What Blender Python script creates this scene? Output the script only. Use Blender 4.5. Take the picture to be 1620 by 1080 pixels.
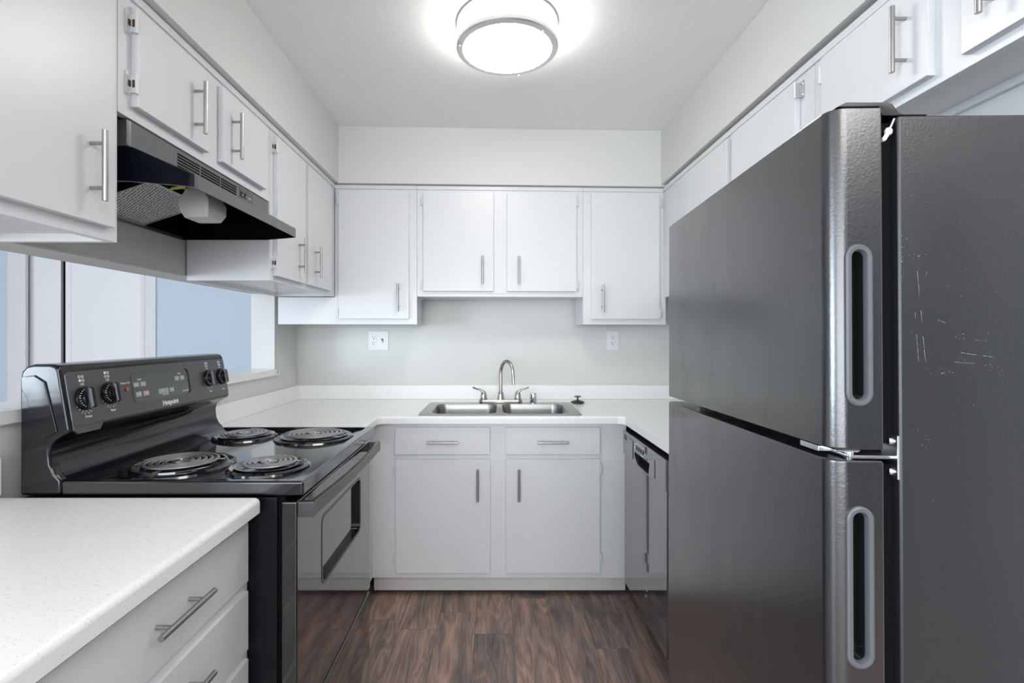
import bpy, bmesh, math, random
from mathutils import Vector, Matrix
PI = math.pi
random.seed(4)
for o in list(bpy.data.objects):
    bpy.data.objects.remove(o)
SC = bpy.context.scene
COL = SC.collection

# ------------------------------------------------------------------ camera, light, exposure
CAM_Z = 1.293
cd = bpy.data.cameras.new('camera')
cam = bpy.data.objects.new('camera', cd)
COL.objects.link(cam)
cam.location = (0, 0, CAM_Z)
cam.rotation_euler = (PI / 2, 0, 0)
cd.sensor_width = 36.0
cd.lens = 800 / 1620 * 36.0
cd.shift_x = (810 - 781) / 1620
cd.shift_y = -(540 - 531) / 1620
cd.clip_start = 0.02
SC.camera = cam

SC.view_settings.view_transform = 'Standard'
SC.view_settings.look = 'None'
SC.view_settings.gamma = 1.0
SC.view_settings.use_curve_mapping = False
SC.view_settings.exposure = 0.78
try:
    SC.cycles.use_denoising = True
    SC.cycles.max_bounces = 12
    SC.cycles.diffuse_bounces = 6
    SC.cycles.glossy_bounces = 6
    SC.cycles.sample_clamp_indirect = 6.0
    SC.cycles.caustics_reflective = False
    SC.cycles.caustics_refractive = False
except Exception:
    pass

wd = bpy.data.worlds.new('daylight')
SC.world = wd
wd.use_nodes = True
wd.node_tree.nodes['Background'].inputs[0].default_value = (0.80, 0.90, 1.0, 1)
wd.node_tree.nodes['Background'].inputs[1].default_value = 1.0

LAMP_STRENGTH = 15.0
LAMP_SIDE = 10.5


def area_light(name, loc, rot, sx, sy, power, color):
    l = bpy.data.lights.new(name, 'AREA')
    l.shape = 'RECTANGLE'
    l.size = sx
    l.size_y = sy
    l.energy = power
    l.color = color
    o = bpy.data.objects.new(name, l)
    o.location = loc
    o.rotation_euler = rot
    COL.objects.link(o)
    return o


# daylight through the living-room window behind the camera and the window of the dining side
area_light('daylight_window_rear', (-1.0, -3.95, 1.38), (PI / 2, 0, 0), 4.2, 2.0, 102, (0.90, 0.95, 1.0))
area_light('unseen_fill_light', (0.95, -1.0, 2.43), (0, 0, 0), 1.5, 1.5, 34, (1.0, 0.985, 0.96))  # unseen fill added to brighten the left drawers and cabinets
area_light('daylight_window_side', (-5.15, -2.3, 1.48), (PI / 2, 0, -PI / 2), 2.6, 1.7, 150, (0.78, 0.89, 1.0))

# ------------------------------------------------------------------ materials


def newmat(name):
    m = bpy.data.materials.new(name)
    m.use_nodes = True
    nt = m.node_tree
    return m, nt, nt.nodes['Principled BSDF']


def mat(name, col, rough=0.5, metal=0.0, bump=None, coat=0.0, spec=0.5, var=None, emit=None, coat_ior=1.5):
    """bump = (scale, strength, distance, (sx,sy,sz)); var = (scale, amount, (sx,sy,sz))"""
    m, nt, b = newmat(name)
    b.inputs['Base Color'].default_value = (*col, 1)
    b.inputs['Roughness'].default_value = rough
    b.inputs['Metallic'].default_value = metal
    b.inputs['Specular IOR Level'].default_value = spec
    b.inputs['Coat Weight'].default_value = coat
    b.inputs['Coat Roughness'].default_value = 0.05
    b.inputs['Coat IOR'].default_value = coat_ior
    tc = None
    if bump or var:
        tc = nt.nodes.new('ShaderNodeTexCoord')
    if bump:
        mp = nt.nodes.new('ShaderNodeMapping')
        mp.inputs['Scale'].default_value = bump[3] if len(bump) > 3 else (1, 1, 1)
        nt.links.new(tc.outputs['Object'], mp.inputs['Vector'])
        nz = nt.nodes.new('ShaderNodeTexNoise')
        nz.inputs['Scale'].default_value = bump[0]
        nz.inputs['Detail'].default_value = 3
        nt.links.new(mp.outputs[0], nz.inputs['Vector'])
        bp = nt.nodes.new('ShaderNodeBump')
        bp.inputs['Strength'].default_value = bump[1]
        bp.inputs['Distance'].default_value = bump[2]
        nt.links.new(nz.outputs['Fac'], bp.inputs['Height'])
        nt.links.new(bp.outputs[0], b.inputs['Normal'])
    if var:
        mp2 = nt.nodes.new('ShaderNodeMapping')
        mp2.inputs['Scale'].default_value = var[2] if len(var) > 2 else (1, 1, 1)
        nt.links.new(tc.outputs['Object'], mp2.inputs['Vector'])
        n2 = nt.nodes.new('ShaderNodeTexNoise')
        n2.inputs['Scale'].default_value = var[0]
        n2.inputs['Detail'].default_value = 4
        nt.links.new(mp2.outputs[0], n2.inputs['Vector'])
        mx = nt.nodes.new('ShaderNodeMix')
        mx.data_type = 'RGBA'
        mx.inputs[6].default_value = (*[max(0, c * (1 - var[1])) for c in col], 1)
        mx.inputs[7].default_value = (*[min(1, c * (1 + var[1])) for c in col], 1)
        nt.links.new(n2.outputs['Fac'], mx.inputs[0])
        nt.links.new(mx.outputs[2], b.inputs['Base Color'])
    if emit:
        b.inputs['Emission Color'].default_value = (*emit[0], 1)
        b.inputs['Emission Strength'].default_value = emit[1]
    return m


M = {}
M['cab'] = mat('white cabinet paint', (0.70, 0.708, 0.72), 0.34, bump=(38, 0.06, 0.003, (1, 1, 0.35)))
M['wall'] = mat('warm grey wall paint', (0.67, 0.675, 0.655), 0.6, bump=(160, 0.12, 0.003))
M['ceiling'] = mat('ceiling paint', (0.90, 0.905, 0.895), 0.75, bump=(120, 0.2, 0.004))
M['dimwall'] = mat('dark wall dimming fridge reflection', (0.13, 0.14, 0.16), 0.7, bump=(70, 0.2, 0.004))  # dark tone added to dim what the fridge side reflects
M['hingedark'] = mat('worn brown hinge metal', (0.10, 0.065, 0.045), 0.45, 0.6)
M['bluewall'] = mat('pale blue wall paint', (0.56, 0.63, 0.70), 0.7, bump=(70, 0.25, 0.004))
M['trimwhite'] = mat('white trim paint', (0.82, 0.81, 0.81), 0.4)
M['trimrough'] = mat('textured casing paint', (0.74, 0.72, 0.72), 0.55, bump=(55, 0.3, 0.004))
M['nickel'] = mat('brushed nickel', (0.42, 0.41, 0.395), 0.30, 1.0, bump=(300, 0.05, 0.001, (1, 1, 0.05)))
M['faucetmetal'] = mat('satin nickel faucet', (0.50, 0.47, 0.43), 0.24, 1.0)
M['lampmetal'] = mat('pale brushed nickel', (0.74, 0.73, 0.71), 0.38, 0.85)
M['chrome'] = mat('chrome', (0.75, 0.76, 0.78), 0.06, 1.0)
M['zinc'] = mat('zinc plated steel', (0.72, 0.75, 0.77), 0.25, 1.0)
M['steel'] = mat('brushed stainless steel', (0.37, 0.365, 0.355), 0.34, 1.0, bump=(240, 0.08, 0.001, (0.04, 1, 1)))
M['enamel'] = mat('black enamel', (0.006, 0.007, 0.009), 0.12, coat=0.0, spec=0.5, bump=(45, 0.03, 0.002))
M['topenamel'] = mat('glossy black cooktop enamel', (0.006, 0.007, 0.009), 0.09, coat=0.5, coat_ior=1.7, spec=0.7, bump=(45, 0.03, 0.002))
M['sidepanel'] = mat('matt black side panel', (0.007, 0.008, 0.010), 0.30, spec=0.22)
M['blackglass'] = mat('black oven glass', (0.010, 0.010, 0.011), 0.05, spec=1.0, coat=0.7, coat_ior=1.45)
M['blackpanel'] = mat('satin black panel', (0.045, 0.046, 0.049), 0.30, spec=0.9)
M['blackplastic'] = mat('black plastic', (0.006, 0.006, 0.007), 0.20, spec=0.35)
M['darkgap'] = mat('dark gasket and gap shade', (0.004, 0.004, 0.005), 0.8, spec=0.08)  # fridge gasket; also painted shade in the stove front gap
M['coil'] = mat('burner coil metal', (0.40, 0.39, 0.395), 0.36, 0.85, spec=0.8)
M['medallion'] = mat('burner medallion metal', (0.55, 0.55, 0.54), 0.35, 1.0)
M['hoodblack'] = mat('black hood enamel', (0.004, 0.005, 0.010), 0.16, spec=0.04)
M['hoodgrey'] = mat('satin dark hood front', (0.125, 0.127, 0.131), 0.28, 0.35, spec=1.0)
M['hoodinside'] = mat('black hood inside', (0.003, 0.003, 0.003), 0.8, spec=0.1)  # one even near-black for the inner pan
M['lens'] = mat('frosted plastic lens', (0.62, 0.63, 0.62), 0.4)
M['yellow'] = mat('yellow plastic', (0.55, 0.56, 0.10), 0.5)
M['plate'] = mat('white outlet plastic', (0.78, 0.79, 0.80), 0.3)
M['slot'] = mat('dark slot', (0.006, 0.006, 0.006), 0.8, spec=0.1)
M['ink'] = mat('white print', (0.85, 0.85, 0.85), 0.5)
M['greykey'] = mat('grey key print', (0.36, 0.37, 0.38), 0.45)
M['pinkkey'] = mat('pink key print', (0.50, 0.34, 0.36), 0.45)
M['red'] = mat('red indicator lens', (0.65, 0.08, 0.04), 0.15)
M['dwblack'] = mat('glossy black dishwasher', (0.035, 0.036, 0.038), 0.05, spec=1.0, coat=1.0, coat_ior=1.8)
M['rubber'] = mat('dark stopper rubber', (0.06, 0.058, 0.05), 0.35, 0.5)
M['shade'] = mat('lamp side glass', (0.9, 0.9, 0.88), 0.4, emit=((1.0, 0.975, 0.94), LAMP_SIDE))
M['diffuser'] = mat('lamp diffuser glass', (0.9, 0.9, 0.9), 0.4, emit=((1.0, 0.985, 0.965), LAMP_STRENGTH))
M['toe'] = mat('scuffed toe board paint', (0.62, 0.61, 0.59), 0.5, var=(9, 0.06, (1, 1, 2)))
M['base'] = mat('dark gap shade', (0.03, 0.03, 0.03), 0.8)  # near-black standing in for shade in the toe gap and closet


def counter_mat():
    m, nt, b = newmat('speckled white laminate')
    b.inputs['Roughness'].default_value = 0.22
    tc = nt.nodes.new('ShaderNodeTexCoord')
    v = nt.nodes.new('ShaderNodeTexVoronoi')
    v.inputs['Scale'].default_value = 380
    nt.links.new(tc.outputs['Object'], v.inputs['Vector'])
    n = nt.nodes.new('ShaderNodeTexNoise')
    n.inputs['Scale'].default_value = 800
    n.inputs['Detail'].default_value = 2
    nt.links.new(tc.outputs['Object'], n.inputs['Vector'])
    r = nt.nodes.new('ShaderNodeValToRGB')
    r.color_ramp.elements[0].position = 0.30
    r.color_ramp.elements[0].color = (0.81, 0.81, 0.80, 1)
    r.color_ramp.elements[1].position = 0.46
    r.color_ramp.elements[1].color = (0.90, 0.90, 0.89, 1)
    nt.links.new(n.outputs['Fac'], r.inputs['Fac'])
    s = nt.nodes.new('ShaderNodeSeparateColor')
    nt.links.new(v.outputs['Color'], s.inputs[0])
    r2 = nt.nodes.new('ShaderNodeValToRGB')
    r2.color_ramp.interpolation = 'CONSTANT'
    r2.color_ramp.elements[0].position = 0.0
    r2.color_ramp.elements[0].color = (0.86, 0.86, 0.85, 1)
    r2.color_ramp.elements[1].position = 0.05
    r2.color_ramp.elements[1].color = (1, 1, 1, 1)
    nt.links.new(s.outputs[0], r2.inputs['Fac'])
    mx = nt.nodes.new('ShaderNodeMix')
    mx.data_type = 'RGBA'
    mx.blend_type = 'MULTIPLY'
    mx.inputs[0].default_value = 1
    nt.links.new(r.outputs[0], mx.inputs[6])
    nt.links.new(r2.outputs[0], mx.inputs[7])
    nt.links.new(mx.outputs[2], b.inputs['Base Color'])
    return m


M['counter'] = counter_mat()


def fridge_mat(name, coat, spec, rough):
    m, nt, b = newmat(name)
    b.inputs['Base Color'].default_value = (0.012, 0.013, 0.015, 1)
    b.inputs['Roughness'].default_value = 0.30
    b.inputs['Specular IOR Level'].default_value = spec
    b.inputs['Coat Weight'].default_value = coat
    b.inputs['Coat IOR'].default_value = 1.55
    b.inputs['Coat Roughness'].default_value = 0.17
    tc = nt.nodes.new('ShaderNodeTexCoord')
    n = nt.nodes.new('ShaderNodeTexNoise')
    n.inputs['Scale'].default_value = 230
    n.inputs['Detail'].default_value = 3
    n.inputs['Distortion'].default_value = 0.8
    nt.links.new(tc.outputs['Object'], n.inputs['Vector'])
    bp = nt.nodes.new('ShaderNodeBump')
    bp.inputs['Strength'].default_value = 0.13
    bp.inputs['Distance'].default_value = 0.002
    nt.links.new(n.outputs['Fac'], bp.inputs['Height'])
    nt.links.new(bp.outputs[0], b.inputs['Normal'])
    n2 = nt.nodes.new('ShaderNodeTexNoise')
    n2.inputs['Scale'].default_value = 5
    n2.inputs['Detail'].default_value = 5
    mp = nt.nodes.new('ShaderNodeMapping')
    mp.inputs['Scale'].default_value = (1, 2.2, 0.5)
    nt.links.new(tc.outputs['Object'], mp.inputs[0])
    nt.links.new(mp.outputs[0], n2.inputs['Vector'])
    mr = nt.nodes.new('ShaderNodeMapRange')
    mr.inputs[1].default_value = 0.3
    mr.inputs[2].default_value = 0.7
    mr.inputs[3].default_value = rough - 0.04
    mr.inputs[4].default_value = rough + 0.05
    nt.links.new(n2.outputs['Fac'], mr.inputs[0])
    nt.links.new(mr.outputs[0], b.inputs['Roughness'])
    return m


M['fridge'] = fridge_mat('textured black fridge door skin', 0.5, 1.0, 0.25)
M['fridgeside'] = fridge_mat('textured black fridge side panel', 0.0, 0.7, 0.36)
M['pocket'] = mat('grey pocket rim', (0.085, 0.09, 0.10), 0.4)
M['pocketin'] = mat('glossy pocket inside', (0.012, 0.014, 0.015), 0.18, spec=0.7)
M['scratch'] = mat('scratch', (0.30, 0.31, 0.32), 0.6)


def mesh_filter_mat():
    m, nt, b = newmat('aluminium mesh filter')
    b.inputs['Metallic'].default_value = 0.0
    b.inputs['Roughness'].default_value = 0.4
    tc = nt.nodes.new('ShaderNodeTexCoord')
    mp = nt.nodes.new('ShaderNodeMapping')
    mp.inputs['Rotation'].default_value = (0, 0, 0.45)
    nt.links.new(tc.outputs['Object'], mp.inputs[0])
    w1 = nt.nodes.new('ShaderNodeTexWave')
    w1.bands_direction = 'X'
    w1.inputs['Scale'].default_value = 30
    w1.inputs['Distortion'].default_value = 2.5
    w1.inputs['Detail Scale'].default_value = 2.0
    w2 = nt.nodes.new('ShaderNodeTexWave')
    w2.bands_direction = 'Y'
    w2.inputs['Scale'].default_value = 30
    w2.inputs['Distortion'].default_value = 2.5
    w2.inputs['Detail Scale'].default_value = 2.0
    for w in (w1, w2):
        nt.links.new(mp.outputs[0], w.inputs['Vector'])
    mx = nt.nodes.new('ShaderNodeMath')
    mx.operation = 'MAXIMUM'
    nt.links.new(w1.outputs['Fac'], mx.inputs[0])
    nt.links.new(w2.outputs['Fac'], mx.inputs[1])
    r = nt.nodes.new('ShaderNodeValToRGB')
    r.color_ramp.elements[0].position = 0.62
    r.color_ramp.elements[0].color = (0.02, 0.02, 0.018, 1)
    r.color_ramp.elements[1].position = 0.82
    r.color_ramp.elements[1].color = (0.86, 0.86, 0.83, 1)
    nt.links.new(mx.outputs[0], r.inputs['Fac'])
    nt.links.new(r.outputs[0], b.inputs['Base Color'])
    bp = nt.nodes.new('ShaderNodeBump')
    bp.inputs['Strength'].default_value = 0.8
    bp.inputs['Distance'].default_value = 0.004
    nt.links.new(mx.outputs[0], bp.inputs['Height'])
    nt.links.new(bp.outputs[0], b.inputs['Normal'])
    return m


M['filter'] = mesh_filter_mat()


def floor_mat():
    m, nt, b = newmat('dark vinyl wood planks')
    N = nt.nodes.new
    L = nt.links.new

    def math_(op, a, bb=None):
        n = N('ShaderNodeMath')
        n.operation = op
        for i, v in enumerate((a, bb)):
            if v is None:
                continue
            if isinstance(v, (int, float)):
                n.inputs[i].default_value = v
            else:
                L(v, n.inputs[i])
        return n.outputs[0]
    tc = N('ShaderNodeTexCoord')
    sp = N('ShaderNodeSeparateXYZ')
    L(tc.outputs['Object'], sp.inputs[0])
    x, y = sp.outputs[0], sp.outputs[1]
    xs = math_('DIVIDE', math_('ADD', x, 0.082 + 1.68), 0.168)
    ix = math_('FLOOR', xs)
    fx = math_('FRACT', xs)
    wn = N('ShaderNodeTexWhiteNoise')
    wn.noise_dimensions = '1D'
    L(ix, wn.inputs['W'])
    ys = math_('DIVIDE', math_('ADD', y, math_('MULTIPLY', wn.outputs['Value'], 0.95)), 0.95)
    iy = math_('FLOOR', ys)
    fy = math_('FRACT', ys)
    cb = N('ShaderNodeCombineXYZ')
    L(ix, cb.inputs[0])
    L(iy, cb.inputs[1])
    wn2 = N('ShaderNodeTexWhiteNoise')
    wn2.noise_dimensions = '3D'
    L(cb.outputs[0], wn2.inputs['Vector'])
    rnd = wn2.outputs['Value']
    # grain coordinates, shifted per plank
    off = math_('MULTIPLY', rnd, 37.0)
    g = N('ShaderNodeCombineXYZ')
    L(math_('ADD', x, off), g.inputs[0])
    L(math_('ADD', y, math_('MULTIPLY', off, 1.7)), g.inputs[1])
    mp = N('ShaderNodeMapping')
    mp.inputs['Scale'].default_value = (6.0, 0.75, 1)
    L(g.outputs[0], mp.inputs[0])
    big = N('ShaderNodeTexNoise')
    big.inputs['Scale'].default_value = 1.4
    big.inputs['Detail'].default_value = 3
    big.inputs['Distortion'].default_value = 0.7
    L(mp.outputs[0], big.inputs['Vector'])
    # cathedral rings: sine of the big noise field
    ring = math_('SINE', math_('MULTIPLY', big.outputs['Fac'], 70.0))
    ring = math_('ADD', math_('MULTIPLY', ring, 0.5), 0.5)
    mp2 = N('ShaderNodeMapping')
    mp2.inputs['Scale'].default_value = (170.0, 7.0, 1)
    L(g.outputs[0], mp2.inputs[0])
    fine = N('ShaderNodeTexNoise')
    fine.inputs['Scale'].default_value = 1.0
    fine.inputs['Detail'].default_value = 4
    fine.inputs['Roughness'].default_value = 0.7
    L(mp2.outputs[0], fine.inputs['Vector'])
    mp3 = N('ShaderNodeMapping')
    mp3.inputs['Scale'].default_value = (16.0, 2.2, 1)
    L(g.outputs[0], mp3.inputs[0])
    med = N('ShaderNodeTexNoise')
    med.inputs['Scale'].default_value = 1.0
    med.inputs['Detail'].default_value = 3
    L(mp3.outputs[0], med.inputs['Vector'])
    redness = math_('ADD', math_('MULTIPLY', med.outputs['Fac'], 0.95), math_('MULTIPLY', math_('SUBTRACT', rnd, 0.5), 0.35))
    r1 = N('ShaderNodeValToRGB')
    e = r1.color_ramp.elements
    e[0].position = 0.30
    e[0].color = (0.145, 0.117, 0.107, 1)
    e[1].position = 0.72
    e[1].color = (0.44, 0.275, 0.215, 1)
    k = e.new(0.48)
    k.color = (0.255, 0.185, 0.158, 1)
    L(redness, r1.inputs['Fac'])
    gr = math_('ADD', math_('MULTIPLY', ring, 0.24), math_('MULTIPLY', fine.outputs['Fac'], 1.12))
    r2 = N('ShaderNodeValToRGB')
    r2.color_ramp.elements[0].position = 0.40
    r2.color_ramp.elements[0].color = (0.50, 0.50, 0.51, 1)
    r2.color_ramp.elements[1].position = 0.92
    r2.color_ramp.elements[1].color = (1.25, 1.23, 1.22, 1)
    L(gr, r2.inputs['Fac'])
    mx = N('ShaderNodeMix')
    mx.data_type = 'RGBA'
    mx.blend_type = 'MULTIPLY'
    mx.inputs[0].default_value = 1
    L(r1.outputs[0], mx.inputs[6])
    L(r2.outputs[0], mx.inputs[7])
    # seams
    sx = math_('LESS_THAN', math_('MINIMUM', fx, math_('SUBTRACT', 1.0, fx)), 0.008)
    sy = math_('LESS_THAN', math_('MINIMUM', fy, math_('SUBTRACT', 1.0, fy)), 0.0014)
    seam = math_('MAXIMUM', sx, sy)
    m2 = N('ShaderNodeMix')
    m2.data_type = 'RGBA'
    L(math_('MULTIPLY', seam, 0.55), m2.inputs[0])
    L(mx.outputs[2], m2.inputs[6])
    m2.inputs[7].default_value = (0.03, 0.022, 0.02, 1)
    L(m2.outputs[2], b.inputs['Base Color'])
    b.inputs['Roughness'].default_value = 0.42
    bp = N('ShaderNodeBump')
    bp.inputs['Strength'].default_value = 0.12
    bp.inputs['Distance'].default_value = 0.002
    L(gr, bp.inputs['Height'])
    L(bp.outputs[0], b.inputs['Normal'])
    return m


M['floor'] = floor_mat()

# ------------------------------------------------------------------ mesh helpers


def BM():
    return bmesh.new()


def merge(dst, src):
    me = bpy.data.meshes.new('tmp')
    src.to_mesh(me)
    src.free()
    dst.from_mesh(me)
    bpy.data.meshes.remove(me)


def bevel_all(bm, w, seg=2, ang=30):
    if w <= 0:
        return
    ed = [e for e in bm.edges if len(e.link_faces) == 2 and e.calc_face_angle(0) > math.radians(ang)]
    bmesh.ops.bevel(bm, geom=ed, offset=w, offset_type='OFFSET', segments=seg, profile=0.5, affect='EDGES', clamp_overlap=True)


def box(bm, x0, x1, y0, y1, z0, z1, bev=0.0, seg=2):
    t = bmesh.new()
    bmesh.ops.create_cube(t, size=1.0)
    for v in t.verts:
        v.co = Vector((x0 + (v.co.x + .5) * (x1 - x0), y0 + (v.co.y + .5) * (y1 - y0), z0 + (v.co.z + .5) * (z1 - z0)))
    bevel_all(t, bev, seg)
    merge(bm, t)
    return bm


def frame_of(d):
    d = d.normalized()
    a = Vector((0, 0, 1)) if abs(d.z) < 0.9 else Vector((1, 0, 0))
    u = d.cross(a).normalized()
    return u, d.cross(u).normalized()


def cyl(bm, p0, p1, r, seg=20, r2=None, bev=0.0):
    t = bmesh.new()
    p0, p1 = Vector(p0), Vector(p1)
    u, v = frame_of(p1 - p0)
    r2 = r if r2 is None else r2
    A = [t.verts.new(p0 + (u * math.cos(2 * PI * i / seg) + v * math.sin(2 * PI * i / seg)) * r) for i in range(seg)]
    B = [t.verts.new(p1 + (u * math.cos(2 * PI * i / seg) + v * math.sin(2 * PI * i / seg)) * r2) for i in range(seg)]
    for i in range(seg):
        j = (i + 1) % seg
        t.faces.new((A[i], A[j], B[j], B[i]))
    t.faces.new(A[::-1])
    t.faces.new(B)
    bmesh.ops.recalc_face_normals(t, faces=t.faces)
    if bev:
        bevel_all(t, bev, 2, 60)
    merge(bm, t)
    return bm


def tube(bm, pts, r, seg=10, flat=(1, 1), up=None):
    """tube through points; r may be a list"""
    t = bmesh.new()
    pts = [Vector(p) for p in pts]
    n = len(pts)
    rr = r if isinstance(r, (list, tuple)) else [r] * n
    rings = []
    pu = None
    for i, p in enumerate(pts):
        d = (pts[min(i + 1, n - 1)] - pts[max(i - 1, 0)]).normalized()
        if up is not None:
            u = d.cross(Vector(up)).normalized()
            v = u.cross(d).normalized()
        else:
            if pu is None:
                u, v = frame_of(d)
            else:
                u = (pu - d * pu.dot(d)).normalized()
                v = d.cross(u).normalized()
            pu = u
        rings.append([t.verts.new(p + u * math.cos(2 * PI * k / seg) * rr[i] * flat[0] + v * math.sin(2 * PI * k / seg) * rr[i] * flat[1]) for k in range(seg)])
    for i in range(n - 1):
        for k in range(seg):
            j = (k + 1) % seg
            t.faces.new((rings[i][k], rings[i][j], rings[i + 1][j], rings[i + 1][k]))
    t.faces.new(rings[0][::-1])
    t.faces.new(rings[-1])
    bmesh.ops.recalc_face_normals(t, faces=t.faces)
    merge(bm, t)
    return bm


def lathe(bm, prof, c, seg=48, closed=False):
    """profile of (r, z) revolved about the vertical through c"""
    t = bmesh.new()
    rings = []
    for r, z in prof:
        if r < 1e-6:
            rings.append([t.verts.new((c[0], c[1], c[2] + z))])
        else:
            rings.append([t.verts.new((c[0] + r * math.cos(2 * PI * i / seg), c[1] + r * math.sin(2 * PI * i / seg), c[2] + z)) for i in range(seg)])
    R = list(range(len(rings)))
    pairs = list(zip(R[:-1], R[1:]))
    if closed:
        pairs.append((R[-1], R[0]))
    for a, b in pairs:
        A, B = rings[a], rings[b]
        for i in range(seg):
            j = (i + 1) % seg
            if len(A) == 1 and len(B) == 1:
                break
            if len(A) == 1:
                t.faces.new((A[0], B[i], B[j]))
            elif len(B) == 1:
                t.faces.new((A[i], B[0], A[j]))
            else:
                t.faces.new((A[i], B[i], B[j], A[j]))
    bmesh.ops.recalc_face_normals(t, faces=t.faces)
    merge(bm, t)
    return bm


def prism(bm, poly, axis, a0, a1, bev=0.0, seg=2, ang=30):
    """closed 2-D outline extruded along an axis: 'x' uses (y,z), 'y' uses (x,z), 'z' uses (x,y)"""
    t = bmesh.new()

    def P(p, a):
        if axis == 'x':
            return (a, p[0], p[1])
        if axis == 'y':
            return (p[0], a, p[1])
        return (p[0], p[1], a)
    A = [t.verts.new(P(p, a0)) for p in poly]
    B = [t.verts.new(P(p, a1)) for p in poly]
    n = len(poly)
    for i in range(n):
        j = (i + 1) % n
        t.faces.new((A[i], A[j], B[j], B[i]))
    t.faces.new(A[::-1])
    t.faces.new(B)
    bmesh.ops.recalc_face_normals(t, faces=t.faces)
    if bev:
        bevel_all(t, bev, seg, ang)
    merge(bm, t)
    return bm


def rrect(x0, x1, y0, y1, r, n=6):
    out = []
    for cx, cy, a in ((x1 - r, y1 - r, 0), (x0 + r, y1 - r, PI / 2), (x0 + r, y0 + r, PI), (x1 - r, y0 + r, 3 * PI / 2)):
        for i in range(n + 1):
            t = a + PI / 2 * i / n
            out.append((cx + r * math.cos(t), cy + r * math.sin(t)))
    return out


def loft(bm, loops, cap0=False, cap1=False):
    t = bmesh.new()
    R = [[t.verts.new(p) for p in lp] for lp in loops]
    n = len(R[0])
    for a, b in zip(R[:-1], R[1:]):
        for i in range(n):
            j = (i + 1) % n
            t.faces.new((a[i], a[j], b[j], b[i]))
    if cap0:
        t.faces.new(R[0][::-1])
    if cap1:
        t.faces.new(R[-1])
    merge(bm, t)
    return bm


def to_obj(bm):
    me = bpy.data.meshes.new('tmp')
    bm.to_mesh(me)
    bm.free()
    o = bpy.data.objects.new('tmp', me)
    COL.objects.link(o)
    return o


def cut(bm, cutter):
    """subtract the cutter from bm (both freed), returns a new bmesh"""
    bmesh.ops.recalc_face_normals(cutter, faces=cutter.faces)
    a, b = to_obj(bm), to_obj(cutter)
    md = a.modifiers.new('cut', 'BOOLEAN')
    md.operation = 'DIFFERENCE'
    md.solver = 'EXACT'
    md.object = b
    bpy.context.view_layer.update()
    dg = bpy.context.evaluated_depsgraph_get()
    me = bpy.data.meshes.new_from_object(a.evaluated_get(dg))
    r = bmesh.new()
    r.from_mesh(me)
    for o in (a, b):
        d = o.data
        bpy.data.objects.remove(o)
        bpy.data.meshes.remove(d)
    bpy.data.meshes.remove(me)
    return r


ORG = {}


def link(name, bm, m, parent=None, label=None, sharp=35):
    org = ORG.get(parent.name, Vector((0, 0, 0))) if parent else Vector((0, 0, 0))
    for v in bm.verts:
        v.co -= org
    for f in bm.faces:
        f.smooth = True
    for e in bm.edges:
        if len(e.link_faces) == 2:
            e.smooth = e.calc_face_angle(0) < math.radians(sharp)
    me = bpy.data.meshes.new(name)
    bm.to_mesh(me)
    bm.free()
    for mm in (m if isinstance(m, tuple) else (m,)):
        me.materials.append(M[mm])
    o = bpy.data.objects.new(name, me)
    COL.objects.link(o)
    wn = o.modifiers.new('weighted_normals', 'WEIGHTED_NORMAL')
    wn.keep_sharp = True
    wn.weight = 80
    if parent:
        o.parent = parent
    ORG[o.name] = org
    if label:
        o['label'] = label
    return o


def thing(name, label, cat, org, group=None):
    o = bpy.data.objects.new(name, None)
    o.empty_display_size = 0.05
    COL.objects.link(o)
    o.location = org
    ORG[o.name] = Vector(org)
    o['label'] = label
    o['category'] = cat
    if group:
        o['group'] = group
    return o


def single(name, bm, m, label, cat, org, group=None, sharp=35):
    for v in bm.verts:
        v.co -= Vector(org)
    o = link(name, bm, m, None, label, sharp)
    o.location = org
    ORG[o.name] = Vector(org)
    o['category'] = cat
    if group:
        o['group'] = group
    return o


def structure(name, bm, m, label=None):
    o = link(name, bm, m)
    o['kind'] = 'structure'
    o['category'] = name.split('_')[0]
    if label:
        o['label'] = label
    return o


def text(name, s, size, O, U, V, m, parent, depth=0.0006, align='CENTER', bold=0.0, lift=0.0005):
    """lettering on the plane through O spanned by U (reading direction) and V (up)"""
    cu = bpy.data.curves.new('tmp', 'FONT')
    cu.body = s
    cu.size = size
    cu.align_x = align
    cu.align_y = 'CENTER'
    cu.extrude = depth / 2
    cu.offset = bold
    o = bpy.data.objects.new('tmp', cu)
    COL.objects.link(o)
    bpy.context.view_layer.update()
    dg = bpy.context.evaluated_depsgraph_get()
    me = bpy.data.meshes.new_from_object(o.evaluated_get(dg))
    bm = bmesh.new()
    bm.from_mesh(me)
    bpy.data.meshes.remove(me)
    bpy.data.objects.remove(o)
    bpy.data.curves.remove(cu)
    U, V = Vector(U).normalized(), Vector(V).normalized()
    W = U.cross(V)
    for v in bm.verts:
        v.co = Vector(O) + U * v.co.x + V * v.co.y + W * (v.co.z + lift)
    if name is None:
        return bm
    return link(name, bm, m, parent)


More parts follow.
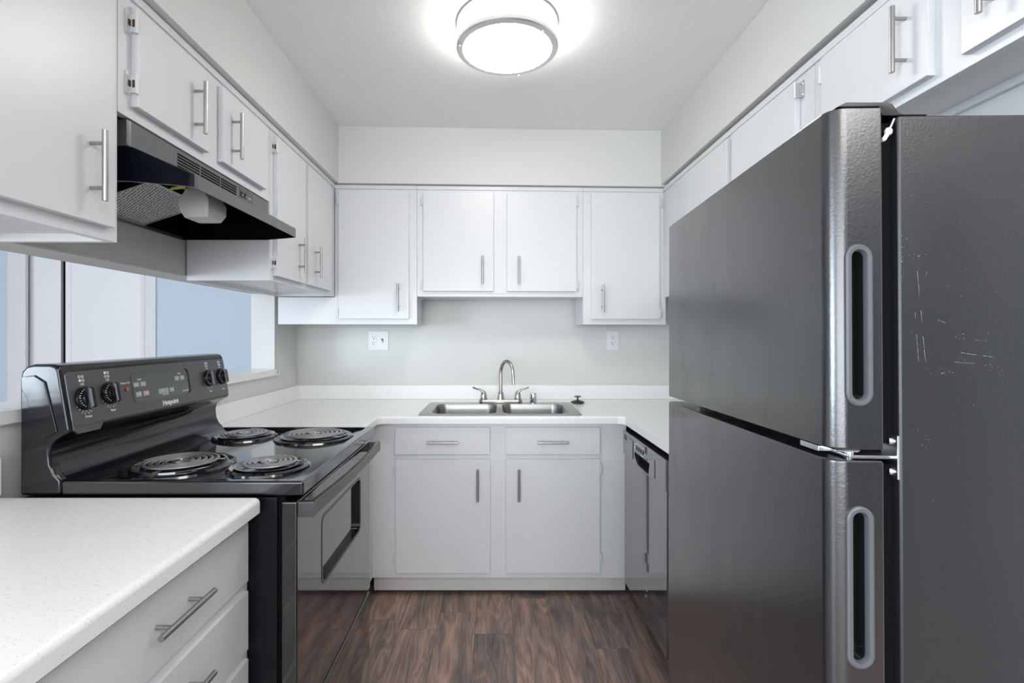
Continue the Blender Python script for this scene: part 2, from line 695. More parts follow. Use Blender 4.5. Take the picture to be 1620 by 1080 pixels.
class Plane:
    """local frame for things drawn on a sloping panel"""

    def __init__(s, O, U, V):
        s.O, s.U, s.V = Vector(O), Vector(U).normalized(), Vector(V).normalized()
        s.W = s.U.cross(s.V)

    def __call__(s, u, v, w=0.0):
        return s.O + s.U * u + s.V * v + s.W * w

    def slab(s, bm, outline, w0, w1, bev=0.0, seg=2):
        t = bmesh.new()
        A = [t.verts.new(s(u, v, w0)) for u, v in outline]
        B = [t.verts.new(s(u, v, w1)) for u, v in outline]
        n = len(outline)
        for i in range(n):
            j = (i + 1) % n
            t.faces.new((A[i], A[j], B[j], B[i]))
        t.faces.new(A[::-1])
        t.faces.new(B)
        bmesh.ops.recalc_face_normals(t, faces=t.faces)
        if bev:
            ed = [e for e in t.edges if all(v in B for v in e.verts)]
            bmesh.ops.bevel(t, geom=ed, offset=bev, segments=seg, profile=0.5, affect='EDGES')
        merge(bm, t)
        return bm


# cabinet hardware --------------------------------------------------


def pull(face, along, center, length, out=0.031, r=0.0058, post=0.096):
    """bar pull: face normal, bar direction, point on the face"""
    bm = BM()
    n, a, c = Vector(face), Vector(along), Vector(center)
    b = c + n * out
    cyl(bm, b - a * length / 2, b + a * length / 2, r, 18)
    for s in (-1, 1):
        q = c + a * s * post / 2
        cyl(bm, q, q + n * out, 0.0042, 14)
    return bm


def hinge(face, side, p, h=0.055, worn=False):
    """painted semi-wrap hinge: face normal, direction from door edge to the frame, point on the frame at the door edge"""
    n, s, p = Vector(face), Vector(side), Vector(p)
    z = Vector((0, 0, 1))
    bm = BM()

    def bx_(s0, s1, n0, n1, z0, z1, bev=0.0008):
        t = bmesh.new()
        bmesh.ops.create_cube(t, size=1)
        for v in t.verts:
            q = v.co.copy()
            v.co = p + s * (s0 + (q.x + .5) * (s1 - s0)) + n * (n0 + (q.y + .5) * (n1 - n0)) + z * (z0 + (q.z + .5) * (z1 - z0))
        bmesh.ops.recalc_face_normals(t, faces=t.faces)
        bevel_all(t, bev, 1)
        merge(bm, t)
    bx_(0.0005, 0.020, 0.0, 0.0025, -h / 2, h / 2)
    bx_(0.001, 0.006, 0.0, 0.0195, -h / 2 + 0.006, h / 2 - 0.006)
    cyl(bm, p + s * 0.0045 + n * 0.0185 - z * (h / 2 - 0.003), p + s * 0.0045 + n * 0.0185 + z * (h / 2 - 0.003), 0.0042, 12)
    if worn:
        n0 = len(bm.faces)
        bx_(0.0035, 0.0062, 0.008, 0.0165, -h * 0.17, h * 0.17, 0.0004)
        bx_(0.0055, 0.0125, 0.0024, 0.0055, -h * 0.13, h * 0.13, 0.0004)
        bm.faces.ensure_lookup_table()
        for f_ in bm.faces[n0:]:
            f_.material_index = 1
    for k in (-1, 1):
        cyl(bm, p + s * 0.013 + z * k * h * 0.3 + n * 0.002, p + s * 0.013 + z * k * h * 0.3 + n * 0.0042, 0.0032, 10)
    return bm


# ------------------------------------------------------------------ the room shell
XL, XR, YB, ZC = -1.22, 1.29, 3.14, 2.45
PIV = Vector((-0.86, 2.82, 0))
YAW = math.atan(0.0387)


def yawed(o):
    """the wall cabinets and soffit on the back wall stand two degrees out of square"""
    p = Vector(o.location)
    d = p - PIV
    c, s = math.cos(YAW), math.sin(YAW)
    o.location = (PIV.x + d.x * c - d.y * s, PIV.y + d.x * s + d.y * c, p.z)
    o.rotation_euler = (0, 0, YAW)


structure('floor', box(BM(), -5.3, 3.6, -4.1, 4.15, -0.05, 0.0), 'floor', 'dark wood plank floor')
structure('ceiling', box(BM(), -5.3, 3.6, -4.1, 4.15, ZC, ZC + 0.05), 'ceiling')
structure('wall_back', box(BM(), XL - 0.13, XR + 0.12, YB, YB + 0.12, 0, ZC), 'wall')
structure('wall_right', box(BM(), XR, XR + 0.12, 1.45, YB, 0, ZC), 'wall')
structure('wall_right_near', box(BM(), 1.155, XR + 0.12, 0.15, 1.45, 0, ZC), 'wall')
structure('wall_living', box(BM(), XR + 0.12, 3.5, 0.15, 0.27, 0, ZC), 'wall')
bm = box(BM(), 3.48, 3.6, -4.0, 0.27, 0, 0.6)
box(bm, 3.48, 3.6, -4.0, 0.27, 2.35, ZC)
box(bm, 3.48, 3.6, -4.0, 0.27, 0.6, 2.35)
structure('wall_living_right', bm, 'dimwall')  # unseen wall, made dark so the fridge side reflects less
# left wall with the pass-through: below, header, far end, near end
structure('wall_left', box(BM(), XL - 0.13, XL, 0.30, YB, 0, 1.074), 'wall')
bm = box(BM(), XL - 0.13, XL, 0.30, YB, 1.527, ZC)
box(bm, XL - 0.001, XL + 0.004, 0.55, 2.83, 1.527, 1.535, 0.001)
structure('wall_left_header', bm, 'wall')
structure('wall_left_pier', box(BM(), XL - 0.13, XL, 2.815, YB, 1.074, 1.527), 'wall')
structure('wall_left_near', box(BM(), XL - 0.13, XL, 0.30, 0.55, 1.074, 1.527), 'wall')
# soffits
structure('wall_soffit_left', box(BM(), XL, -0.856, 0.30, 2.80, 2.137, ZC, 0.003), 'wall')
structure('wall_soffit_right', box(BM(), 0.948, XR, 0.30, 2.868, 2.148, ZC, 0.003), 'wall')
o = structure('wall_soffit_back', prism(BM(), [(-0.40, 2.79), (1.02, 2.79), (1.02, 2.86), (0.85, 2.86), (0.85, 3.03), (-0.34, 3.10)][:0] or
              [(-0.90, 2.79), (1.03, 2.79), (1.03, 3.045), (-0.90, 3.12)], 'z', 2.137, ZC, 0.0), 'wall')
for v in o.data.vertices:
    v.co -= PIV
o.location = PIV
o.rotation_euler = (0, 0, YAW)
# living and dining space beyond and behind
bm = box(BM(), -5.3, -3.72, 4.0, 4.12, 0, ZC)
box(bm, -2.78, XL - 0.13, 4.0, 4.12, 0, ZC)
box(bm, -3.72, -2.78, 4.0, 4.12, 2.03, ZC)
structure('wall_far', bm, 'bluewall')
bm = box(BM(), -3.84, -2.66, 4.62, 4.70, 0, ZC)
box(bm, -3.84, -3.72, 4.12, 4.62, 0, ZC)
box(bm, -2.78, -2.66, 4.12, 4.62, 0, ZC)
box(bm, -3.72, -2.78, 4.12, 4.62, 2.2, 2.3)
structure('wall_closet', bm, 'base')  # painted near-black so the gap between the doors looks shaded
bm = box(BM(), -5.3, -5.18, -4.0, 4.0, 0, 0.6)
box(bm, -5.3, -5.18, -4.0, 4.0, 2.35, ZC)
box(bm, -5.3, -5.18, -4.0, -3.65, 0.6, 2.35)
box(bm, -5.3, -5.18, -0.95, 4.0, 0.6, 2.35)
structure('wall_dining', bm, 'bluewall')
bm = box(BM(), -5.3, 3.6, -4.1, -3.98, 0, 0.36)
box(bm, -5.3, 3.6, -4.1, -3.98, 2.40, ZC)
box(bm, -5.3, -3.15, -4.1, -3.98, 0.36, 2.40)
box(bm, 1.15, 3.6, -4.1, -3.98, 0.36, 2.40)
structure('wall_rear', bm, 'bluewall')
structure('wall_passage', box(BM(), XL - 0.13, XL - 0.02, YB, 4.0, 0, ZC), 'bluewall')
# closet with two sliding doors on the far wall
bm = box(BM(), -3.715, -3.462, 4.045, 4.07, 0.01, 2.03, 0.002)
structure('door_1', bm, 'trimwhite', 'left white sliding closet door')
bm = box(BM(), -3.388, -2.785, 4.005, 4.03, 0.01, 2.03, 0.004)
box(bm, -3.388, -3.345, 4.000, 4.01, 0.01, 2.03, 0.002)
structure('door_2', bm, 'trimwhite', 'right white sliding closet door')
structure('trim_1', box(BM(), -3.835, -3.690, 3.985, 4.012, 0, 2.15, 0.004), 'trimrough', 'left closet door casing')
bm = box(BM(), -2.785, -2.665, 3.985, 4.012, 0, 2.15, 0.004)
box(bm, -2.755, -2.75, 3.981, 3.99, 0, 2.15, 0.001)
structure('trim_2', bm, 'trimrough', 'right closet door casing')
structure('trim_3', box(BM(), -3.690, -2.785, 3.985, 4.012, 2.03, 2.15, 0.004), 'trimrough', 'closet head casing')

# ------------------------------------------------------------------ pass-through ledge
bm = prism(BM(), [(XL - 0.16, 1.074), (XL + 0.022, 1.074), (XL + 0.022, 1.108), (XL - 0.16, 1.108)], 'y', 0.55, 2.815, 0.004, 2)
box(bm, XL - 0.0, XL + 0.022, 2.80, 2.835, 1.074, 1.108, 0.003)
single('ledge', bm, 'counter', 'speckled white ledge along the pass-through opening behind the stove', 'ledge', (XL, 1.7, 1.074))

# ------------------------------------------------------------------ countertops
CT, CTH = 0.900, 0.036


def rounded_front(poly, fronts, z0, z1, w):
    t = bmesh.new()
    A = [t.verts.new((p[0], p[1], z0)) for p in poly]
    B = [t.verts.new((p[0], p[1], z1)) for p in poly]
    n = len(poly)
    for i in range(n):
        j = (i + 1) % n
        t.faces.new((A[i], A[j], B[j], B[i]))
    t.faces.new(A[::-1])
    t.faces.new(B)
    bmesh.ops.recalc_face_normals(t, faces=t.faces)
    fs = set()
    for i in fronts:
        fs.add((B[i], B[(i + 1) % n]))
    ed = [e for e in t.edges if (e.verts[0], e.verts[1]) in fs or (e.verts[1], e.verts[0]) in fs]
    bmesh.ops.bevel(t, geom=ed, offset=w, segments=5, profile=0.5, affect='EDGES')
    return t


SX0, SX1, SY0, SY1 = -0.375, 0.44, 2.495, 2.97           # sink outline
XF, YF, XRF = -0.562, 2.463, 0.635                        # front edges of the counter
r = 0.035
arcL = [(XF + r - r * math.cos(a), YF - r + r * math.sin(a)) for a in [PI / 2 * i / 6 for i in range(7)]]
arcR = [(XRF - r + r * math.sin(a), YF - r + r * math.cos(a)) for a in [PI / 2 * i / 6 for i in range(7)]]
poly = [(XL, 2.008)] + [(XF, 2.008)] + arcL + arcR + [(XRF, 1.46), (XR, 1.46), (XR, YB), (XL, YB)]
fr = list(range(1, 1 + len(arcL) + len(arcR)))
top = rounded_front(poly, fr, CT - CTH, CT, 0.011)
top = cut(top, prism(BM(), rrect(SX0 + 0.015, SX1 - 0.015, SY0 + 0.015, SY1 - 0.015, 0.03), 'z', CT - 0.1, CT + 0.1))
t = thing('countertop', 'white U-shaped countertop wrapping from the stove past the sink to the fridge', 'countertop', (0.04, 2.8, CT - CTH), 'white countertops')
link('worktop', top, 'counter', t)
bs = box(BM(), XL, XR, YB - 0.02, YB, CT, CT + 0.088, 0.004)
box(bs, XL, XL + 0.02, 2.008, YB - 0.02, CT, CT + 0.088, 0.004)
box(bs, XR - 0.02, XR, 1.46, YB - 0.02, CT, CT + 0.088, 0.004)
link('backsplash', bs, 'counter', t)

t = thing('countertop', 'speckled white countertop above the drawers in front of the stove', 'countertop', (-0.9, 0.85, CT - CTH), 'white countertops')
r = 0.014
arc = [(-0.567 - r + r * math.cos(a), 1.238 - r + r * math.sin(a)) for a in [PI / 2 * i / 5 for i in range(6)]]
poly = [(XL, 0.34), (-0.567, 0.34)] + arc + [(XL, 1.238)]
link('worktop', rounded_front(poly, list(range(1, 8)), CT - CTH, CT, 0.013), 'counter', t)
link('backsplash', box(BM(), XL, XL + 0.021, 0.34, 1.238, CT, CT + 0.10, 0.008, 3), 'counter', t)

# ------------------------------------------------------------------ cabinets


def door_y(parent, x0, x1, yf, z0, z1, name='door', th=0.019):
    """door or drawer front facing -Y, its back on the plane yf"""
    return link(name, box(BM(), x0, x1, yf - th, yf, z0, z1, 0.002), 'cab', parent)


def door_x(parent, y0, y1, xf, s, z0, z1, name='door', th=0.019):
    a, b = (xf, xf + s * th) if s > 0 else (xf - th, xf)
    return link(name, box(BM(), a, b, y0, y1, z0, z1, 0.002), 'cab', parent)


# base cabinet under the sink
YBF = 2.500
t = thing('base_cabinet', 'white sink base cabinet with two doors and two drawer fronts', 'cabinet', (0.04, 2.5, 0), 'white base cabinets')
bm = box(BM(), -0.60, 0.655, YBF, YBF + 0.02, 0.097, CT - CTH, 0.001)                # face frame
box(bm, -0.60, -0.58, YBF + 0.02, YB - 0.01, 0.097, CT - CTH)
box(bm, 0.635, 0.655, YBF + 0.02, YB - 0.01, 0.097, CT - CTH)
box(bm, -0.58, 0.635, YBF + 0.02, YB - 0.01, 0.097, 0.115)
box(bm, -0.58, 0.635, YB - 0.02, YB - 0.01, 0.115, CT - CTH)
link('carcass', bm, 'cab', t)
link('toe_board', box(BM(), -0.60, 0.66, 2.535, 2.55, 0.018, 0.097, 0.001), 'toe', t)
link('toe_gap_shade', box(BM(), -0.60, 0.66, 2.553, 2.565, 0.0, 0.04), 'base', t)  # dark strip painted as the shade under the toe board
fy = YBF - 0.019
for (x0, x1, hx0, hx1) in ((-0.4844, -0.0186, -0.3268, -0.1733), (0.0589, 0.5226, 0.2128, 0.3644)):
    d = door_y(t, x0, x1, YBF, 0.7105, 0.8433, 'drawer')
    link('handle', pull((0, -1, 0), (1, 0, 0), ((hx0 + hx1) / 2, fy, 0.7735), 0.153), 'nickel', d, 'brushed bar pull')
for (x0, x1, hx, side) in ((-0.4807, -0.0164, -0.078, -1), (0.0589, 0.5226, 0.123, 1)):
    d = door_y(t, x0, x1, YBF, 0.128, 0.6855)
    link('handle', pull((0, -1, 0), (0, 0, 1), (hx, fy, 0.566), 0.155), 'nickel', d, 'brushed bar pull')
    for hz in (0.64, 0.20):
        link('hinge', hinge((0, -1, 0), (side, 0, 0), (x0 if side < 0 else x1, YBF, hz)), 'cab', d)

# corner base cabinet between stove and sink run, and the one between dishwasher and fridge
bm = box(BM(), XL + 0.005, -0.60, 2.01, YB - 0.01, 0.097, CT - CTH)
box(bm, XL + 0.005, -0.66, 2.01, 2.53, 0.0, 0.097)
single('corner_cabinet', bm, 'cab', 'white corner base cabinet between the stove and the sink cabinet', 'cabinet', (-0.9, 2.5, 0), 'white base cabinets')
t = thing('base_cabinet', 'white narrow base cabinet between the dishwasher and the fridge', 'cabinet', (0.97, 1.67, 0), 'white base cabinets')
bm = box(BM(), 0.69, XR - 0.01, 1.47, 1.866, 0.097, CT - CTH)
box(bm, 0.72, XR - 0.01, 1.47, 1.866, 0.0, 0.097)
link('carcass', bm, 'cab', t)
door_x(t, 1.50, 1.85, 0.69, -1, 0.12, 0.84)

# drawer cabinet, near left
XDF = -0.606
t = thing('base_cabinet', 'white drawer base cabinet beside the stove under the speckled countertop', 'cabinet', (-0.9, 0.8, 0), 'white base cabinets')
bm = box(BM(), XL + 0.005, XDF, 0.36, 1.243, 0.10, CT - CTH, 0.001)
box(bm, XL + 0.005, XDF - 0.06, 0.36, 1.236, 0.0, 0.10)
link('carcass', bm, 'cab', t)
for z0, z1 in ((0.699, 0.842), (0.534, 0.676), (0.330, 0.512), (0.13, 0.308)):
    d = door_x(t, 0.648, 1.226, XDF, 1, z0, z1, 'drawer', 0.012)
    link('handle', pull((1, 0, 0), (0, 1, 0), (XDF + 0.012, 0.938, z0 + (0.081 if z0 > .68 else .080)), 0.165), 'nickel', d, 'brushed bar pull')
d = door_x(t, 0.38, 0.625, XDF, 1, 0.13, 0.842)

# wall cabinets on the left run
UL = -0.886
WG = 'white wall cabinets'


def wallcab_x(label, y0, y1, z0, xf, s, xb, ztop=2.134):
    t = thing('wall_cabinet', label, 'cabinet', ((xf + xb) / 2, (y0 + y1) / 2, z0), WG)
    lo, hi = min(xf, xb), max(xf, xb)
    bm = BM()
    # carcass with a bottom panel set a little above the frame lip
    fa, fb = (xf - 0.02, xf) if s > 0 else (xf, xf + 0.02)
    box(bm, fa, fb, y0, y1, z0, ztop, 0.001)
    ca, cb = (lo, fa) if s > 0 else (fb, hi)
    box(bm, ca, cb, y0, y0 + 0.016, z0, ztop)
    box(bm, ca, cb, y1 - 0.016, y1, z0, ztop)
    box(bm, ca, cb, y0 + 0.016, y1 - 0.016, z0 + 0.018, z0 + 0.034)
    box(bm, ca, cb, y0 + 0.016, y1 - 0.016, ztop - 0.016, ztop)
    wa, wb = (lo, lo + 0.012) if s > 0 else (hi - 0.012, hi)
    box(bm, wa, wb, y0 + 0.016, y1 - 0.016, z0, ztop - 0.016)
    link('carcass', bm, 'cab', t)
    # thin top moulding under the soffit
    a, b = (xf, xf + 0.007) if s > 0 else (xf - 0.007, xf)
    link('top_moulding', box(BM(), a, b, y0, y1, 2.112, ztop, 0.001), 'cab', t)
    return t


def leaf_x(t, y0, y1, z0, z1, xf, s, hy=None, hz=None, hinge_y=None, hside=1, hzs=(), hm='cab'):
    d = door_x(t, y0, y1, xf, s, z0, z1)
    if hy is not None:
        link('handle', pull((s, 0, 0), (0, 0, 1), (xf + s * 0.019, hy, hz), 0.152), 'nickel', d, 'brushed bar pull')
    for z in hzs:
        link('hinge', hinge((s, 0, 0), (0, hside, 0), (xf, hinge_y, z), 0.055, hm == 'worn'), ('cab', 'hingedark') if hm == 'worn' else hm, d)
    return d


t = wallcab_x('white wall cabinet nearest on the left, in front of the hood', 0.32, 1.190, 1.512, UL, 1, XL)
leaf_x(t, 0.69, 1.160, 1.540, 2.095, UL, 1, 1.088, 1.659)
t = wallcab_x('white wall cabinet above the black range hood, two short doors', 1.192, 1.997, 1.822, UL, 1, XL)
leaf_x(t, 1.234, 1.545, 1.851, 2.095, UL, 1, 1.468, 1.955, 1.234, -1, (2.052, 1.905), 'worn')
leaf_x(t, 1.622, 1.935, 1.851, 2.095, UL, 1, 1.680, 1.955)
t = wallcab_x('white wall cabinet beyond the range hood in the left corner', 1.999, 2.818, 1.512, UL, 1, XL + 0.007)
leaf_x(t, 2.030, 2.338, 1.533, 2.095, UL, 1, 2.250, 1.649, 2.030, -1, (2.05, 1.585), 'worn')
leaf_x(t, 2.376, 2.705, 1.533, 2.095, UL, 1, 2.450, 1.649)

# wall cabinets on the right run
UR = 0.970
t = wallcab_x('white wall cabinet with two long doors behind the fridge on the right', 1.527, 2.888, 1.512, UR, -1, XR)
leaf_x(t, 2.066, 2.530, 1.533, 2.098, UR, -1, 2.115, 1.640)
leaf_x(t, 1.598, 2.026, 1.533, 2.098, UR, -1, 1.980, 1.640, 1.598, -1, (2.066, 1.60), 'zinc')
t = wallcab_x('white short wall cabinet above the fridge on the right', 0.40, 1.525, 1.842, UR, -1, 1.152)
leaf_x(t, 1.109, 1.470, 1.864, 2.10, UR, -1, 1.168, 1.977, 1.470, 1, (2.052,))
leaf_x(t, 0.66, 1.030, 1.864, 2.10, UR, -1, 0.960, 1.982)


# wall cabinets on the back wall (built square, then turned with the soffit)
def wallcab_y(label, x0, x1, z0, depth, xfill=None):
    t = thing('wall_cabinet', label, 'cabinet', ((x0 + x1) / 2, 2.82 + depth / 2, z0), WG)
    y0, y1 = 2.82, 2.82 + depth
    bm = BM()
    box(bm, x0, x1, y0, y0 + 0.02, z0, 2.134, 0.001)
    box(bm, x0, x0 + 0.016, y0 + 0.02, y1, z0, 2.134)
    box(bm, x1 - 0.016, x1, y0 + 0.02, y1, z0, 2.134)
    box(bm, x0 + 0.016, x1 - 0.016, y0 + 0.02, y1, z0 + 0.004, z0 + 0.02)
    box(bm, x0 + 0.016, x1 - 0.016, y0 + 0.02, y1, 2.118, 2.134)
    link('carcass', bm, 'cab', t)
    return t


def leaf_y(t, x0, x1, z0, z1, hx, hz, hingex, side, hzs):
    d = door_y(t, x0, x1, 2.82, z0, z1)
    link('handle', pull((0, -1, 0), (0, 0, 1), (hx, 2.801, hz), 0.154), 'nickel', d, 'brushed bar pull')
    for z in hzs:
        link('hinge', hinge((0, -1, 0), (side, 0, 0), (hingex, 2.82, z)), 'cab', d)
    return d


t = wallcab_y('white wall cabinet left of the sink, above the double outlet', -0.884, -0.430, 1.357, 0.295)
link('corner_filler', box(BM(), -1.198, -0.884, 2.822, 2.84, 1.357, 1.508, 0.001), 'cab', t)
link('top_moulding', box(BM(), -0.884, -0.430, 2.813, 2.82, 2.112, 2.134, 0.001), 'cab', t)
leaf_y(t, -0.8603, -0.4731, 1.388, 2.098, -0.5313, 1.504, -0.8603, -1, (2.05, 1.42))
yawed(t)
t = wallcab_y('white wall cabinet centred above the sink, two shorter doors', -0.429, 0.5075, 1.513, 0.27)
link('top_moulding', box(BM(), -0.429, 0.5075, 2.813, 2.82, 2.112, 2.134, 0.001), 'cab', t)
link('centre_stile', box(BM(), 0.004, 0.070, 2.816, 2.82, 1.53, 2.085, 0.001), 'cab', t)
leaf_y(t, -0.3933, -0.0011, 1.543, 2.098, -0.0631, 1.660, -0.3933, -1, (2.05, 1.582))
leaf_y(t, 0.0752, 0.4681, 1.543, 2.098, 0.1398, 1.660, 0.4681, 1, (2.05, 1.582))
yawed(t)
t = wallcab_y('white wall cabinet right of the sink, above the single outlet', 0.5085, 0.985, 1.357, 0.225)
link('top_moulding', box(BM(), 0.5085, 0.985, 2.813, 2.82, 2.112, 2.134, 0.001), 'cab', t)
leaf_y(t, 0.5522, 0.9426, 1.388, 2.098, 0.6121, 1.504, 0.9426, 1, (2.05, 1.42))
yawed(t)

# ------------------------------------------------------------------ stove
t = thing('stove', 'black electric coil-burner stove standing against the left wall', 'stove', (-0.83, 1.625, 0))
bm = box(BM(), -1.165, -0.536, 1.250, 1.998, 0.03, 0.893, 0.002)
P = Plane((-0.80, 1.250, 0.45), (1, 0, 0), (0, 0, 1))
for outl in (rrect(0.150, 0.205, 0.16, 0.385, 0.018), rrect(0.150, 0.205, -0.25, 0.05, 0.018)):
    P.slab(bm, outl, 0.0, 0.0015, 0.001)
for x in (-1.10, -0.60):
    for y in (1.30, 1.95):
        cyl(bm, (x, y, 0.0), (x, y, 0.035), 0.018, 14)
link('body', bm, 'sidepanel', t)
# cooktop with a raised rim
ct = box(BM(), -1.067, -0.470, 1.247, 2.001, 0.898, 0.934, 0.006, 3)
ct = cut(ct, prism(BM(), rrect(-1.2, -0.500, 1.266, 1.982, 0.02), 'z', 0.918, 1.0))
cooktop = link('cooktop', ct, 'topenamel', t)


def burner(cx, cy, R, panr, turns):
    zb = 0.918
    bm = lathe(BM(), [(panr, 0.0), (panr - 0.002, 0.006), (panr - 0.010, 0.0105), (panr - 0.020, 0.008), (panr - 0.025, 0.008), (R + 0.012, 0.0135),
                      (R + 0.006, 0.0135), (R + 0.003, 0.010), (R - 0.02, -0.008), (0.02, -0.012), (0, -0.012)], (cx, cy, zb), 64)
    pts = []
    n = int(turns * 36)
    r0 = 0.030
    for i in range(n + 1):
        a = 2 * PI * i / 36
        rr = r0 + (R - 0.006 - r0) * i / n
        pts.append((cx + rr * math.cos(a), cy + rr * math.sin(a), zb + 0.0175))
    co = tube(BM(), pts, 0.0054, 10, (1.0, 0.62), up=(0, 0, 1))
    # wire support spider
    for k in range(3):
        a = 2 * PI * k / 3 + 0.5
        e = (cx + (R + 0.006) * math.cos(a), cy + (R + 0.006) * math.sin(a))
        tube(co, [(cx, cy, zb + 0.011), (*e, zb + 0.011), (e[0], e[1], zb + 0.0145)], 0.0022, 6)
    b = link('burner', co, 'coil', cooktop)
    return b, bm


# burners are parts of the stove in their own right
def add_burner(cx, cy, R, panr, turns):
    b, pan = burner(cx, cy, R, panr, turns)
    b.parent = t
    link('drip_pan', pan, 'topenamel', b)
    link('medallion', lathe(BM(), [(0, 0.0225), (0.004, 0.0225), (0.006, 0.0205), (0.016, 0.0205), (0.022, 0.019), (0.0225, 0.014), (0, 0.014)], (cx, cy, 0.918), 28), 'medallion', b, 'bare metal centre disc')


add_burner(-0.897, 1.448, 0.108, 0.146, 4.5)
add_burner(-0.638, 1.437, 0.080, 0.112, 3.3)
add_burner(-0.918, 1.868, 0.080, 0.112, 3.3)
add_burner(-0.658, 1.858, 0.108, 0.140, 4.5)

# backguard
prof = [(-1.170, 0.898), (-1.170, 1.185), (-1.166, 1.205), (-1.152, 1.219), (-1.135, 1.223), (-1.092, 1.223), (-1.078, 1.219), (-1.071, 1.208),
        (-1.046, 1.062), (-1.050, 1.053), (-1.078, 1.036), (-1.092, 1.024), (-1.097, 1.005), (-1.094, 0.975), (-1.084, 0.952), (-1.0685, 0.936), (-1.0685, 0.898)]
bm = prism(BM(), prof, 'y', 1.247, 2.001, 0.008, 3, 60)
prism(bm, [(-1.10, 0.99), (-1.0935, 0.975), (-1.0835, 0.952), (-1.066, 0.936), (-1.045, 0.926), (-1.020, 0.9205), (-1.010, 0.919), (-1.010, 0.915), (-1.10, 0.915)], 'y', 1.268, 1.980)
P = Plane((-1.10, 1.247, 1.1), (1, 0, 0), (0, 0, 1))
link('backguard', bm, 'enamel', t)
sp = BM()
P.slab(sp, [(-0.062, 0.092), (-0.03, 0.096), (-0.004, 0.080), (0.026, -0.042), (0.012, -0.052), (-0.010, -0.064), (-0.02, -0.06), (-0.05, 0.04), (-0.062, 0.06)], -0.0005, 0.004, 0.003)
link('side_cap', sp, 'enamel', t)
# control panel plate on the sloping face
CP = Plane((-1.046, 1.624, 1.062), (0, 1, 0), (-0.025, 0, 0.146))
bm = BM()
CP.slab(bm, rrect(-0.368, 0.368, 0.001, 0.143, 0.012, 5), -0.002, 0.004, 0.003, 3)
for s in (-1, 1):                                         # lower tabs at both ends
    CP.slab(bm, [(s * 0.368, 0.02), (s * 0.368, -0.004), (s * 0.355, -0.016), (s * 0.285, -0.016), (s * 0.27, 0.004), (s * 0.27, 0.02)], -0.002, 0.003, 0.001)
H = 0.004
bmc = BM()
CP.slab(bmc, rrect(-0.145, 0.130, 0.034, 0.120, 0.016, 6), 0.0015, 0.02)
bm = cut(bm, bmc)
panel = link('control_panel', bm, 'blackpanel', t)
bm = BM()
out, inn = rrect(-0.148, 0.133, 0.031, 0.123, 0.018, 6), rrect(-0.144, 0.129, 0.035, 0.119, 0.0155, 6)
loft(bm, [[CP(u, v, 0.0038) for u, v in out], [CP(u, v, 0.0052) for u, v in out], [CP(u, v, 0.0052) for u, v in inn], [CP(u, v, 0.001) for u, v in inn]])
link('display_bezel', bm, 'blackpanel', panel)
bm = BM()
CP.slab(bm, rrect(-0.1445, 0.1295, 0.0345, 0.1195, 0.0155, 6), 0.001, 0.002)
disp = link('display', bm, 'blackglass', panel)
for (u, v, w, h, k) in ((-0.127, 0.087, 0.024, 0.014, 'greykey'), (-0.097, 0.087, 0.024, 0.014, 'greykey'), (-0.122, 0.058, 0.024, 0.015, 'greykey'), (-0.090, 0.058, 0.024, 0.015, 'pinkkey'),
                        (-0.010, 0.056, 0.048, 0.016, 'greykey'), (0.032, 0.056, 0.022, 0.014, 'greykey'), (0.066, 0.090, 0.022, 0.015, 'greykey'), (0.094, 0.090, 0.022, 0.015, 'greykey')):
    bm = BM()
    CP.slab(bm, rrect(u - w / 2, u + w / 2, v - h / 2, v + h / 2, 0.002, 3), 0.0018, 0.0026)
    link('button', bm, k, panel)


def marks_text(items, base, parent, m='ink', name='lettering'):
    for s, size, u, v, b in items:
        text(name, s, size, CP(u, v, base), CP.U, CP.V, m, parent, 0.0004, bold=b)


marks_text([('Hotpoint', 0.021, 0.012, 0.017, 0.0006)], 0.004, panel)
marks_text([('BAKE', 0.005, -0.127, 0.087, 0), ('BROIL', 0.005, -0.097, 0.087, 0), ('START', 0.005, -0.122, 0.058, 0), ('CLEAR', 0.005, -0.090, 0.058, 0), ('+    -', 0.011, -0.010, 0.056, 0), ('SET', 0.005, 0.032, 0.056, 0),
            ('OVEN', 0.006, -0.112, 0.101, 0), ('TIMER', 0.006, 0.080, 0.105, 0), ('CLOCK', 0.005, 0.066, 0.090, 0), ('TIMER', 0.005, 0.094, 0.090, 0), ('OVEN TEMP', 0.0055, -0.004, 0.0445, 0), ('ELECTRONIC', 0.0055, 0.100, 0.045, 0)],
           0.0027, panel)
KN = [(-0.322, 0.070), (-0.236, 0.074), (0.244, 0.074), (0.330, 0.074)]
lab = [('Front', 0), ('Rear', 1), ('Rear', 1), ('Front', 0)]
filled = [2, 0, 1, 3]
